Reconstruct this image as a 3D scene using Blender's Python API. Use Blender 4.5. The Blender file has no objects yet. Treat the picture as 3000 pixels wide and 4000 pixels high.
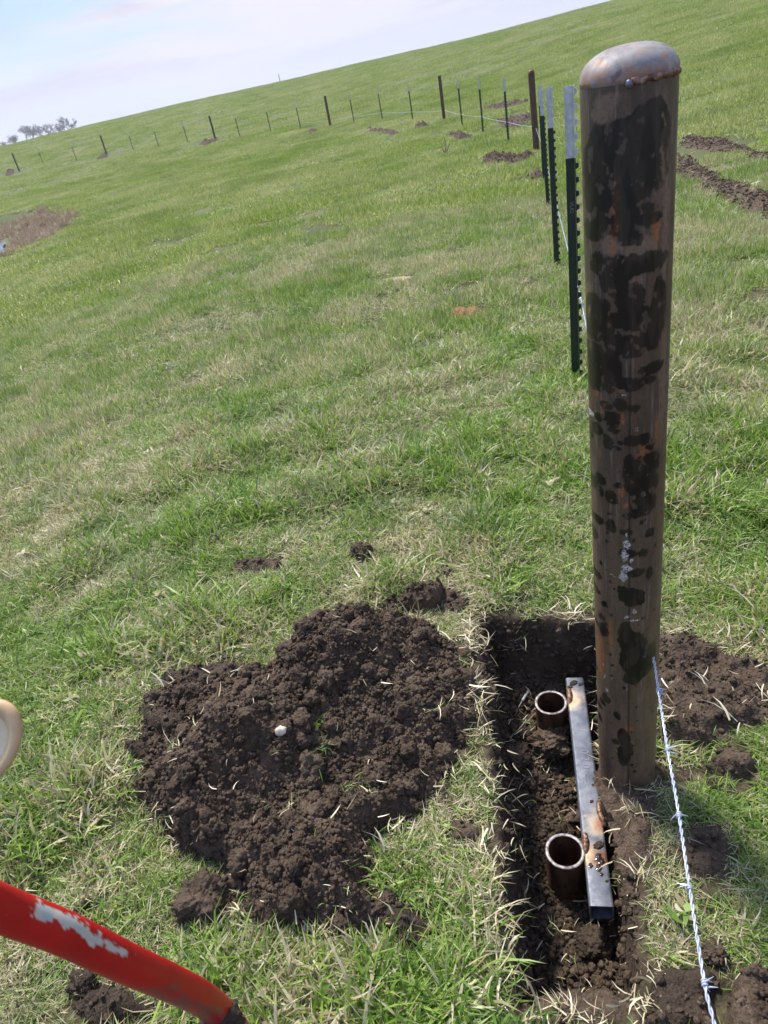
import bpy, bmesh, math, random
import numpy as np
from mathutils import Vector, Matrix
R = math.radians
rng = np.random.default_rng(7)
random.seed(7)
SC = bpy.context.scene

# ------------------------------------------------------------------ camera geometry
FPX = 2774.0
_N = np.array([940., -4400., 2774.]); UPc = -_N/np.linalg.norm(_N)      # world axes in camera space (x right, y up, z fwd)
_F = np.array([0, 0, 1.]); Yc = _F-UPc*_F.dot(UPc); Yc /= np.linalg.norm(Yc)
Xc = np.cross(Yc, UPc)
if Xc[0] < 0: Xc = -Xc
H = 1.5
def ray(px, py):
    d = np.array([px-1500., 2000.-py, FPX]); return np.array([d@Xc, d@Yc, d@UPc])
def at(px, py, z=0.0):
    r = ray(px, py); t = (z-H)/r[2]; return np.array([r[0]*t, r[1]*t, z])
def at_depth(px, py, a):
    r = ray(px, py)*a/FPX; return np.array([r[0], r[1], H+r[2]])
def project(P):
    P = np.asarray(P, float)-np.array([0, 0, H])
    c = P[..., 0:1]*Xc+P[..., 1:2]*Yc+P[..., 2:3]*UPc
    return np.stack([1500+FPX*c[..., 0]/c[..., 2], 2000-FPX*c[..., 1]/c[..., 2], c[..., 2]], -1)

cd = bpy.data.cameras.new('camera'); cam = bpy.data.objects.new('camera', cd); SC.collection.objects.link(cam)
cd.sensor_fit = 'VERTICAL'; cd.sensor_height = 24.0; cd.lens = 24.0*FPX/4000.0
cd.clip_start = 0.02; cd.clip_end = 6000
right = np.array([Xc[0], Yc[0], UPc[0]]); upv = np.array([Xc[1], Yc[1], UPc[1]]); fwd = np.array([Xc[2], Yc[2], UPc[2]])
cam.matrix_world = Matrix(((right[0], upv[0], -fwd[0], 0), (right[1], upv[1], -fwd[1], 0), (right[2], upv[2], -fwd[2], H), (0, 0, 0, 1)))
cd.dof.use_dof = True; cd.dof.focus_distance = 2.0; cd.dof.aperture_fstop = 9.0
SC.camera = cam

# ------------------------------------------------------------------ light
SUN_EL, SUN_AZ = R(56), R(-22)           # azimuth from +Y, clockwise positive
W = bpy.data.worlds.new('World'); SC.world = W; W.use_nodes = True
nt = W.node_tree; nt.nodes.clear()
def N(t, k, **kw):
    n = t.nodes.new(k)
    for a, b in kw.items():
        if a == 'inp':
            for i, v in b.items(): n.inputs[i].default_value = v
        else: setattr(n, a, b)
    return n
def L(t, a, b): t.links.new(a, b)
out = N(nt, 'ShaderNodeOutputWorld'); bg = N(nt, 'ShaderNodeBackground', inp={'Strength': 0.12})
sky = N(nt, 'ShaderNodeTexSky', sky_type='NISHITA', sun_disc=False, sun_elevation=SUN_EL, sun_rotation=SUN_AZ, altitude=300, air_density=1.0, dust_density=1.2, ozone_density=1.0)
tc = N(nt, 'ShaderNodeTexCoord'); mp = N(nt, 'ShaderNodeMapping', inp={'Scale': (1.1, 1.1, 7.0), 'Rotation': (0.0, 0.10, 0)})
L(nt, tc.outputs['Generated'], mp.inputs['Vector'])
n1 = N(nt, 'ShaderNodeTexNoise', inp={'Scale': 2.2, 'Detail': 7.0, 'Roughness': 0.55, 'Distortion': 0.35}); L(nt, mp.outputs[0], n1.inputs['Vector'])
n2 = N(nt, 'ShaderNodeTexNoise', inp={'Scale': 1.3, 'Detail': 5.0, 'Roughness': 0.6, 'Distortion': 0.5}); L(nt, mp.outputs[0], n2.inputs['Vector'])
sep = N(nt, 'ShaderNodeSeparateXYZ'); L(nt, tc.outputs['Generated'], sep.inputs[0])
def math_(t, op, a, b=None, c=None, clamp=False):
    m = N(t, 'ShaderNodeMath', operation=op); m.use_clamp = clamp
    for i, v in enumerate((a, b, c)):
        if v is None: continue
        if hasattr(v, 'links'): L(t, v, m.inputs[i])
        else: m.inputs[i].default_value = v
    return m.outputs[0]
def ramp(t, fac, stops, interp='LINEAR'):
    r = N(t, 'ShaderNodeValToRGB'); cr = r.color_ramp; cr.interpolation = interp
    while len(cr.elements) < len(stops): cr.elements.new(0.5)
    for e, (p, c) in zip(cr.elements, stops):
        e.position = p; e.color = (c, c, c, 1) if not hasattr(c, '__len__') else (*c, 1)
    L(t, fac, r.inputs[0]); return r.outputs[0]
def mix(t, fac, a, b, blend='MIX'):
    m = N(t, 'ShaderNodeMix', data_type='RGBA', blend_type=blend)
    for i, v in ((0, fac), (6, a), (7, b)):
        if hasattr(v, 'links'): L(t, v, m.inputs[i])
        elif i == 0: m.inputs[0].default_value = v
        else: m.inputs[i].default_value = (*v, 1)
    return m.outputs[2]
# cloud cover: a bank low down and to the right, thinning to open blue higher up on the left
cov = math_(nt, 'MULTIPLY_ADD', sep.outputs[2], -5.5, 1.15)
cov = math_(nt, 'MULTIPLY_ADD', sep.outputs[0], 1.6, cov)
cov = math_(nt, 'ADD', cov, math_(nt, 'MULTIPLY_ADD', n1.outputs[0], 2.2, -1.1))
cl = ramp(nt, cov, [(0.20, 0.10), (0.45, 0.55), (0.62, 1.0)])
ccol = ramp(nt, n2.outputs[0], [(0.40, (1.65, 1.75, 2.5)), (0.50, (2.75, 2.7, 3.3)), (0.60, (3.7, 3.55, 3.95))])
low = ramp(nt, sep.outputs[2], [(0.0, 1.0), (0.07, 0.0)])
ccol = mix(nt, low, ccol, (3.5, 3.6, 4.15))
ccol = mix(nt, ramp(nt, sep.outputs[2], [(.30, 0.), (.75, 1.)]), ccol, (11.5, 11.3, 12.2))  # clouds overhead, out of frame, brightened to add fill light
blue = mix(nt, 0.75, sky.outputs[0], (1.25, 2.0, 4.0))
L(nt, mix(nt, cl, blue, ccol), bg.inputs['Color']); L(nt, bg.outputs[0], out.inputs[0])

sd = bpy.data.lights.new('sun', 'SUN'); sun = bpy.data.objects.new('sun', sd); SC.collection.objects.link(sun)
sd.energy = 3.3; sd.angle = R(9.0); sd.color = (1.0, 0.95, 0.87)
sdir = Vector((math.sin(SUN_AZ)*math.cos(SUN_EL), math.cos(SUN_AZ)*math.cos(SUN_EL), math.sin(SUN_EL)))
sun.rotation_euler = sdir.to_track_quat('Z', 'Y').to_euler()
SC.view_settings.view_transform = 'Standard'; SC.view_settings.look = 'None'; SC.view_settings.gamma = 1.0
SC.view_settings.exposure = 1.02

# ------------------------------------------------------------------ helpers
def link(o):
    SC.collection.objects.link(o); return o
def tag(o, label=None, cat=None, group=None, kind=None):
    if label: o['label'] = label
    if cat: o['category'] = cat
    if group: o['group'] = group
    if kind: o['kind'] = kind
    return o
def empty(name, loc=(0, 0, 0), rz=0.0):
    o = bpy.data.objects.new(name, None); link(o); o.location = loc; o.rotation_euler = (0, 0, rz); o.empty_display_size = .1
    return o
def mesh_np(name, V, F, smooth=True, attrs=None):
    """V (n,3); F (m,k) ints"""
    me = bpy.data.meshes.new(name); V = np.asarray(V, np.float32); F = np.asarray(F, np.int32)
    me.vertices.add(len(V)); me.vertices.foreach_set('co', V.ravel())
    k = F.shape[1]
    me.loops.add(F.size); me.loops.foreach_set('vertex_index', F.ravel())
    me.polygons.add(len(F)); me.polygons.foreach_set('loop_start', np.arange(0, F.size, k, dtype=np.int32))
    if smooth: me.polygons.foreach_set('use_smooth', np.ones(len(F), bool))
    for a, d in (attrs or {}).items():
        d = np.asarray(d, np.float32)
        if d.ndim == 1:
            at_ = me.attributes.new(a, 'FLOAT', 'POINT'); at_.data.foreach_set('value', d)
        else:
            at_ = me.attributes.new(a, 'FLOAT_COLOR', 'POINT'); at_.data.foreach_set('color', np.c_[d, np.ones(len(d), np.float32)].astype(np.float32).ravel())
    me.update(calc_edges=True); me.validate()
    return me
def obj(name, me, mat=None, parent=None):
    o = bpy.data.objects.new(name, me); link(o)
    if mat is not None:
        me.materials.clear(); me.materials.append(mat)
    if parent is not None: o.parent = parent
    return o
class MB:
    """collects quads/tris"""
    def __init__(s): s.v = []; s.f = []
    def add(s, V, F):
        b = len(s.v); s.v += [tuple(map(float, p)) for p in V]; s.f += [tuple(b+int(i) for i in q) for q in F]
    def box(s, c, d, M=None):
        x, y, z = (q/2 for q in d)
        V = [(-x, -y, -z), (x, -y, -z), (x, y, -z), (-x, y, -z), (-x, -y, z), (x, -y, z), (x, y, z), (-x, y, z)]
        V = [Vector(v) for v in V]
        if M is not None: V = [M @ v for v in V]
        V = [v+Vector(c) for v in V]
        s.add(V, [(0, 3, 2, 1), (4, 5, 6, 7), (0, 1, 5, 4), (1, 2, 6, 5), (2, 3, 7, 6), (3, 0, 4, 7)])
    def tube(s, P, r, n=10, cap=True):
        V, F = tube_np(P, r, n, cap); s.add(V, F)
    def build(s, name, mat, parent=None, smooth=True):
        me = bpy.data.meshes.new(name); me.from_pydata(s.v, [], s.f); me.update()
        if smooth: me.polygons.foreach_set('use_smooth', [True]*len(me.polygons))
        if smooth and hasattr(me, 'set_sharp_from_angle'): me.set_sharp_from_angle(angle=R(40))
        return obj(name, me, mat, parent)
def tube_np(P, r, n=10, cap=True):
    P = np.asarray(P, float); m = len(P); r = np.broadcast_to(np.asarray(r, float), (m,))
    T = np.gradient(P, axis=0); T /= np.linalg.norm(T, axis=1)[:, None]+1e-12
    a = np.array([0, 0, 1.]) if abs(T[0][2]) < .9 else np.array([1., 0, 0])
    V = []; u = np.cross(T[0], a); u /= np.linalg.norm(u)
    an = np.arange(n)*2*np.pi/n
    for i in range(m):
        u = u-T[i]*u.dot(T[i]); u /= np.linalg.norm(u); w = np.cross(T[i], u)
        V.append(P[i]+r[i]*(np.cos(an)[:, None]*u+np.sin(an)[:, None]*w))
    V = np.concatenate(V); F = []
    for i in range(m-1):
        for j in range(n):
            k = (j+1) % n; F.append((i*n+j, i*n+k, (i+1)*n+k, (i+1)*n+j))
    F = list(F)
    if cap:
        V = np.vstack([V, P[0], P[-1]])
        for j in range(n):
            k = (j+1) % n; F.append((m*n, k, j)); F.append((m*n+1, (m-1)*n+j, (m-1)*n+k))
    return V, F
def spline(P, n):
    """Catmull-Rom resample"""
    P = np.asarray(P, float); Q = np.vstack([2*P[0]-P[1], P, 2*P[-1]-P[-2]]); o = []
    segs = len(P)-1
    for t in np.linspace(0, segs-1e-9, n):
        i = int(t); f = t-i; p0, p1, p2, p3 = Q[i:i+4]
        o.append(.5*((2*p1)+(-p0+p2)*f+(2*p0-5*p1+4*p2-p3)*f*f+(-p0+3*p1-3*p2+p3)*f**3))
    return np.array(o)

# numpy noise
_perm = np.random.default_rng(3).permutation(1 << 12).astype(np.int64)
def _h(i, j, k=0):
    return _perm[(_perm[(_perm[i & 4095]+j) & 4095]+k) & 4095]
def vnoise(x, y, z=None):
    xi = np.floor(x).astype(np.int64); yi = np.floor(y).astype(np.int64); xf = x-xi; yf = y-yi
    u = xf*xf*xf*(xf*(xf*6-15)+10); v = yf*yf*yf*(yf*(yf*6-15)+10)
    def lay(k):
        def g(a, b, fx, fy):
            h = _h(xi+a, yi+b, k)*(2*np.pi/4096); return np.cos(h)*fx+np.sin(h)*fy
        n00 = g(0, 0, xf, yf); n10 = g(1, 0, xf-1, yf); n01 = g(0, 1, xf, yf-1); n11 = g(1, 1, xf-1, yf-1)
        return (n00*(1-u)+n10*u)*(1-v)+(n01*(1-u)+n11*u)*v
    if z is None: return lay(0)*1.4
    zi = np.floor(z).astype(np.int64); zf = z-zi; w = zf*zf*(3-2*zf)
    return (lay(zi)*(1-w)+lay(zi+1)*w)*1.4
def fbm(x, y, o=4, g=.5, z=None):
    s = 0; a = 1
    for i in range(o):
        s = s+a*vnoise(x*2**i+17.3*i, y*2**i-9.1*i, None if z is None else z*2**i+3.7*i); a *= g
    return s
def worley(x, y, seed=0):
    xi = np.floor(x).astype(np.int64); yi = np.floor(y).astype(np.int64); b = np.full(x.shape, 9.)
    for a in (-1, 0, 1):
        for c in (-1, 0, 1):
            h1 = _h(xi+a, yi+c, seed)/4096.; h2 = _h(xi+a, yi+c, seed+77)/4096.
            b = np.minimum(b, (xi+a+h1-x)**2+(yi+c+h2-y)**2)
    return np.sqrt(b)
def sst(a, b, x):
    t = np.clip((x-a)/(b-a), 0, 1); return t*t*(3-2*t)
def sdf(poly, x, y):
    """positive inside"""
    P = np.asarray(poly, float)[:, :2]; n = len(P); d = np.full(x.shape, 1e9); ins = np.zeros(x.shape, bool)
    for i in range(n):
        a = P[i]; b = P[(i+1) % n]; e = b-a; wx = x-a[0]; wy = y-a[1]
        t = np.clip((wx*e[0]+wy*e[1])/(e@e), 0, 1)
        d = np.minimum(d, (wx-e[0]*t)**2+(wy-e[1]*t)**2)
        c = ((a[1] > y) != (b[1] > y)) & (x < (b[0]-a[0])*(y-a[1])/(b[1]-a[1]+1e-12)+a[0]); ins ^= c
    d = np.sqrt(d); return np.where(ins, d, -d)

# ------------------------------------------------------------------ terrain
CRE = 130.0
def warp(x, y):
    r = np.hypot(x, y)+1e-9; k = np.log1p(r/2.)/r; return x*k, y*k
CP = []
for a in range(0, 360, 45): CP.append((1.5*math.sin(R(a)), 1.5*math.cos(R(a)), 0.0))
for a in range(-60, 80, 20): CP.append((3.2*math.sin(R(a)), 3.2*math.cos(R(a)), 0.0))
for a in (150, 210, 270, 90): CP.append((15*math.sin(R(a)), 15*math.cos(R(a)), 0.0)); CP.append((130*math.sin(R(a)), 130*math.cos(R(a)), 0.0))
FP = [(76, -19.2, -.60), (73, -16.5, -.62), (69.7, -13.5, -.62), (61, -10, -.62), (54.1, -6.1, -.66), (48, -3, -.69), (42.2, 2, -.68), (36.5, 5.7, -.63), (30.4, 10, -.66),
      (23, 12, -.54), (18.9, 14.3, -.57), (16.6, 16.2, -.57), (12.2, 16.6, -.44), (9.7, 16.8, -.37), (6.2, 17.2, -.17)]
for d, a, z in FP: CP.append((d*math.sin(R(a)), d*math.cos(R(a)), z))
for d, a, z in [(6, -20, -.25), (6, 0, -.18), (6, 40, -.12), (12, -25, -.6), (12, -5, -.45), (12, 35, -.25), (24, -25, -.95), (24, -8, -.8), (40, -20, -.95), (40, -8, -.85), (24, 30, .05), (24, 50, .2), (40, 25, .55), (65, 10, .3), (65, 25, 1.4), (95, -18, .5), (95, 0, .9), (6, 70, -.05), (60, 50, 1.5), (60, -40, -.8), (24, -45, -.9)]:
    CP.append((d*math.sin(R(a)), d*math.cos(R(a)), z))
for a, e in [(-60, -.2), (-40, -.2), (-30, -.15), (-19.8, -.05), (-15, .08), (-11.7, .14), (-7.4, .22), (-2.5, .24), (1.8, .30), (5.1, .35), (8.7, .37), (13.4, .44), (17, .57), (22, .75), (30, 1.0), (45, 1.1), (65, 1.)]:
    z = 1.5+CRE*math.tan(R(e)); CP.append((CRE*math.sin(R(a)), CRE*math.cos(R(a)), z))
    CP.append((170*math.sin(R(a)), 170*math.cos(R(a)), z-.55))
    for q, dz in ((250, -.8), (500, -.5), (1200, -6.)): CP.append((q*math.sin(R(a)), q*math.cos(R(a)), dz))
CP = np.array(CP); wx_, wy_ = warp(CP[:, 0], CP[:, 1])
def _k(r2): return .5*r2*np.log(r2+1e-9)
_A = _k((wx_[:, None]-wx_)**2+(wy_[:, None]-wy_)**2)+np.eye(len(CP))*.004
_P = np.c_[np.ones(len(CP)), wx_, wy_]
_S = np.linalg.solve(np.block([[_A, _P], [_P.T, np.zeros((3, 3))]]), np.r_[CP[:, 2], 0, 0, 0])
PONDB = [at(0, 838, -.9), at(60, 822, -.9), at(160, 812, -.9), at(275, 850, -.9), at(215, 905, -.9), at(130, 960, -.9), at(0, 1012, -.9)]
PONDB += [PONDB[-1]+np.array([-8., 1.5, 0]), PONDB[0]+np.array([-10., 2., 0])]
def G(x, y):
    x = np.asarray(x, float); y = np.asarray(y, float); sh = x.shape; x = x.ravel(); y = y.ravel(); o = np.empty(x.shape)
    for s in range(0, len(x), 40000):
        X = x[s:s+40000]; Y = y[s:s+40000]; u, v = warp(X, Y); z = _S[-3]+_S[-2]*u+_S[-1]*v
        z = z+_k((u[:, None]-wx_)**2+(v[:, None]-wy_)**2)@_S[:-3]
        r = np.hypot(X, Y)
        z = z+fbm(X/.45, Y/.45, 2)*.011*(1-sst(3, 6, r))
        z = z+fbm(X/2.2, Y/2.2, 2)*.035*sst(1.5, 5, r)*(1-sst(40, 90, r))
        z = z+fbm(X/9., Y/9., 2)*.07*sst(6, 16, r)*(1-sst(60, 110, r))
        z = z-.30*sst(-.3, 1.0, sdf(PONDB, X, Y))
        o[s:s+40000] = z
    return o.reshape(sh)
def g1(x, y): return float(G(np.array([x]), np.array([y]))[0])
def polyg(pts, z=0.0): return [at(a, b, z)[:2] for a, b in pts]

PIT = polyg([(1870, 2425), (1885, 2700), (1930, 3000), (1962, 3200), (1972, 3500), (2000, 3700), (2025, 3930), (2300, 3950), (2515, 3935), (2490, 3700), (2492, 3500), (2462, 3300), (2440, 3130), (2380, 3010), (2370, 2800), (2400, 2500), (2380, 2440), (2100, 2420)])
def pit_d(x, y):
    s = sdf(PIT, x, y)+fbm(x/.06, y/.06, 3)*.010
    return s
PITD = .285
MOUND = polyg([(1090, 2620), (1190, 2480), (1330, 2455), (1520, 2470), (1700, 2500), (1830, 2560), (1865, 2700), (1850, 2850), (1760, 2980), (1700, 3080), (1610, 3180), (1480, 3290), (1440, 3450), (1520, 3560), (1450, 3660), (1250, 3640), (1010, 3600), (930, 3480), (790, 3350), (630, 3260), (590, 3120), (540, 3000), (560, 2880), (600, 2740), (780, 2680), (960, 2650)])
SOILR = polyg([(2540, 2500), (2700, 2480), (2860, 2570), (3010, 2620), (3150, 2780), (2980, 2840), (2860, 2880), (2700, 2900), (2560, 2890)])
# small soil smears and bare spots:  polygon, height, what
POST = (0.442, 1.073)

def ground_mesh():
    def lines(lo, hi, step, far_lo, far_hi, g=1.035):
        c = list(np.arange(lo, hi+1e-6, step)); s = step; p = hi; a = []
        while p < far_hi: s *= g; p += s; a.append(p)
        s = step; p = lo; b = []
        while p > far_lo: s *= g if far_lo < -50 else 1.12; p -= s; b.append(p)
        return np.array(b[::-1]+c+a)
    xs = lines(-1.35, 1.25, .0095, -1500, 1500); ys = lines(.35, 3.0, .0095, -30, 1600)
    XX, YY = np.meshgrid(xs, ys); Z = G(XX, YY)
    near = (np.hypot(XX, YY) < 4)
    Z = Z+np.where(near, fbm(XX/.05, YY/.05, 3)*.003, 0)
    d = np.full(XX.shape, -1.); m = (XX > -.3) & (XX < .9) & (YY > .3) & (YY < 2.1); d[m] = pit_d(XX[m], YY[m])
    t = sst(-.004, .042, d)
    rough = np.zeros_like(Z); rough[m] = fbm(XX[m]/.09, YY[m]/.09, 4)*.020+np.abs(fbm(XX[m]/.05, YY[m]/.05, 3, .6))*.022-.008
    # raised loose soil at the far end of the pit floor
    fl = -PITD+.10*sst(1.25, 1.75, YY)+.03*sst(.85, .62, YY)
    Z = np.where(m, Z*(1-t)+(fl+rough)*t, Z)
    soil = sst(-.02, -.003, d)
    nx, ny = len(xs), len(ys); V = np.c_[XX.ravel(), YY.ravel(), Z.ravel()]
    I = np.arange(nx*ny).reshape(ny, nx); F = np.c_[I[:-1, :-1].ravel(), I[:-1, 1:].ravel(), I[1:, 1:].ravel(), I[1:, :-1].ravel()]
    return mesh_np('ground', V, F, attrs={'soil': soil.ravel()})

# ------------------------------------------------------------------ materials
def new_mat(name):
    m = bpy.data.materials.new(name); m.use_nodes = True; t = m.node_tree; t.nodes.clear()
    o = N(t, 'ShaderNodeOutputMaterial'); return m, t, o
def pbsdf(t, o, col, rough=.6, metal=0., spec=None, normal=None):
    b = N(t, 'ShaderNodeBsdfPrincipled')
    for k, v in (('Base Color', col), ('Roughness', rough), ('Metallic', metal), ('Specular IOR Level', spec), ('Normal', normal)):
        if v is None: continue
        if hasattr(v, 'links'): L(t, v, b.inputs[k])
        elif k == 'Base Color': b.inputs[k].default_value = (*v, 1)
        else: b.inputs[k].default_value = v
    L(t, b.outputs[0], o.inputs[0]); return b
def noise(t, vec, s, d=4., r=.55, dist=0., out_=0):
    n = N(t, 'ShaderNodeTexNoise', inp={'Scale': s, 'Detail': d, 'Roughness': r, 'Distortion': dist})
    if vec is not None: L(t, vec, n.inputs['Vector'])
    return n.outputs[out_]
def bump(t, h, s=.5, d=.01):
    b = N(t, 'ShaderNodeBump', inp={'Strength': s, 'Distance': d}); L(t, h, b.inputs['Height']); return b.outputs[0]
def attr(t, name, out_='Fac'):
    a = N(t, 'ShaderNodeAttribute', attribute_name=name); return a.outputs[out_]
def objco(t): return N(t, 'ShaderNodeTexCoord').outputs['Object']
def worldpos(t): return N(t, 'ShaderNodeNewGeometry').outputs['Position']

def soil_color(t, pos, k=1.0):
    a = noise(t, pos, 14, 6, .65); b = noise(t, pos, 90, 4, .7)
    c = ramp(t, a, [(.30, (.034*k, .0225*k, .014*k)), (.52, (.068*k, .046*k, .030*k)), (.72, (.120*k, .085*k, .057*k))])
    return mix(t, ramp(t, b, [(.45, 0.), (.75, .55)]), c, (.165*k, .125*k, .092*k))
M = {}
def mk_soil(name, k=1.0, rough=.9):
    m, t, o = new_mat(name); p = worldpos(t)
    v = N(t, 'ShaderNodeTexVoronoi', inp={'Scale': 150.}); L(t, p, v.inputs['Vector'])
    h = math_(t, 'ADD', noise(t, p, 60, 7, .7), math_(t, 'MULTIPLY', v.outputs[0], -.35))
    pbsdf(t, o, soil_color(t, p, k), rough, 0, .25, bump(t, h, 1., .012)); return m
M['soil'] = mk_soil('soil', 1.22); M['soil_damp'] = mk_soil('damp_soil', .72, .8); M['soil_dry'] = mk_soil('dry_soil', 1.35, .95)
def mk_ground():
    m, t, o = new_mat('ground'); p = worldpos(t)
    sc = soil_color(t, p, .8)
    big = noise(t, p, .5, 4, .6); fine = noise(t, p, 30, 5, .7)
    gcol = ramp(t, big, [(.35, (.045, .075, .016)), (.5, (.075, .105, .025)), (.66, (.15, .15, .06))])
    gcol = mix(t, ramp(t, fine, [(.42, 0.), (.62, .8)]), gcol, (.13, .12, .06))
    ln = N(t, 'ShaderNodeVectorMath', operation='LENGTH'); L(t, p, ln.inputs[0])
    far = ramp(t, math_(t, 'DIVIDE', ln.outputs['Value'], 20.), [(.1, 0.), (.8, 1.)])
    thatch = mix(t, ramp(t, fine, [(.4, 0.), (.6, 1.)]), (.035, .028, .016), (.12, .10, .055))
    c = mix(t, far, thatch, gcol); c = mix(t, attr(t, 'soil'), c, sc)
    pbsdf(t, o, c, .9, 0, .2, bump(t, noise(t, p, 45, 7, .7), .9, .012)); return m
M['ground'] = mk_ground()

def mk_grass(name, greens, straws, dry_lo, dry_hi, pscale, trans=.35, dark_scale=0.):
    """per-blade 'rnd' against a place noise picks green or straw"""
    m, t, o = new_mat(name); p = worldpos(t); r = attr(t, 'rnd'); r2 = attr(t, 'hue')
    nz = noise(t, p, pscale, 5, .6); nz2 = noise(t, p, pscale*.22, 3, .5)
    thr = math_(t, 'MULTIPLY_ADD', math_(t, 'ADD', nz, nz2), 1.0, -.5)
    thr = ramp(t, thr, [(.30, dry_lo), (.70, dry_hi)])
    isdry = math_(t, 'LESS_THAN', r, thr)
    g = ramp(t, r2, [(0., greens[0]), (.5, greens[1]), (1., greens[2])])
    s = ramp(t, r2, [(0., straws[0]), (.5, straws[1]), (1., straws[2])])
    c = mix(t, isdry, g, s)
    if dark_scale:                                     # darker green mixed in by a noise of its own
        lz = noise(t, p, dark_scale, 4, .6); c = mix(t, ramp(t, lz, [(.50, 0.), (.64, .38)]), c, (.05, .14, .025))
    b = N(t, 'ShaderNodeBsdfPrincipled', inp={'Roughness': .42, 'Specular IOR Level': .35}); L(t, c, b.inputs['Base Color'])
    tr = N(t, 'ShaderNodeBsdfTranslucent'); L(t, mix(t, .35, c, (.30, .40, .06), 'MIX'), tr.inputs[0])
    mx = N(t, 'ShaderNodeMixShader'); mx.inputs[0].default_value = trans
    L(t, b.outputs[0], mx.inputs[1]); L(t, tr.outputs[0], mx.inputs[2]); L(t, mx.outputs[0], o.inputs[0]); return m
GR = [(.075, .165, .026), (.19, .32, .045), (.36, .47, .11)]
ST = [(.30, .24, .13), (.54, .46, .28), (.74, .67, .48)]
M['grass'] = mk_grass('grass_blades', GR, ST, .10, .90, 3.6, .42, 2.6)
M['field'] = mk_grass('field_grass', [(.095, .170, .020), (.23, .33, .042), (.40, .48, .10)], [(.27, .27, .10), (.47, .46, .20), (.64, .61, .33)], .10, .88, .8, .42, .55)
M['straw'] = mk_grass('straw', GR, ST, .85, 1.0, 2., .2)
M['reed'] = mk_grass('dead_reeds', GR, [(.24, .155, .11), (.40, .28, .20), (.56, .43, .33)], 1., 1., 2., .2)

# ------------------------------------------------------------------ instancing
def hidden_coll(name, meshes, mat):
    c = bpy.data.collections.new(name)
    for i, me in enumerate(meshes):
        me.materials.clear(); me.materials.append(mat); c.objects.link(bpy.data.objects.new('%s_%02d' % (name, i), me))
    return c
def scatter(name, pts, rot, scl, idx, coll, ncol):
    me = bpy.data.meshes.new(name); me.vertices.add(len(pts)); me.vertices.foreach_set('co', np.asarray(pts, np.float32).ravel())
    a = me.attributes.new('rot', 'FLOAT_VECTOR', 'POINT'); a.data.foreach_set('vector', np.asarray(rot, np.float32).ravel())
    a = me.attributes.new('scl', 'FLOAT_VECTOR', 'POINT'); a.data.foreach_set('vector', np.asarray(scl, np.float32).ravel())
    a = me.attributes.new('idx', 'INT', 'POINT'); a.data.foreach_set('value', np.asarray(idx, np.int32))
    me.update(); o = obj(name, me)
    ng = bpy.data.node_groups.new(name+'_nodes', 'GeometryNodeTree')
    ng.interface.new_socket('Geometry', in_out='INPUT', socket_type='NodeSocketGeometry'); ng.interface.new_socket('Geometry', in_out='OUTPUT', socket_type='NodeSocketGeometry')
    gi = ng.nodes.new('NodeGroupInput'); go = ng.nodes.new('NodeGroupOutput')
    ci = ng.nodes.new('GeometryNodeCollectionInfo'); ci.inputs['Collection'].default_value = coll; ci.inputs['Separate Children'].default_value = True; ci.inputs['Reset Children'].default_value = True
    ip = ng.nodes.new('GeometryNodeInstanceOnPoints'); ip.inputs['Pick Instance'].default_value = True
    def na(n, ty):
        q = ng.nodes.new('GeometryNodeInputNamedAttribute'); q.data_type = ty; q.inputs['Name'].default_value = n
        return [s for s in q.outputs if s.enabled and s.name == 'Attribute'][0]
    ng.links.new(gi.outputs[0], ip.inputs['Points']); ng.links.new(ci.outputs[0], ip.inputs['Instance'])
    ng.links.new(na('idx', 'INT'), ip.inputs['Instance Index']); ng.links.new(na('rot', 'FLOAT_VECTOR'), ip.inputs['Rotation']); ng.links.new(na('scl', 'FLOAT_VECTOR'), ip.inputs['Scale'])
    ng.links.new(ip.outputs[0], go.inputs[0])
    md = o.modifiers.new('scatter', 'NODES'); md.node_group = ng
    return o

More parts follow.
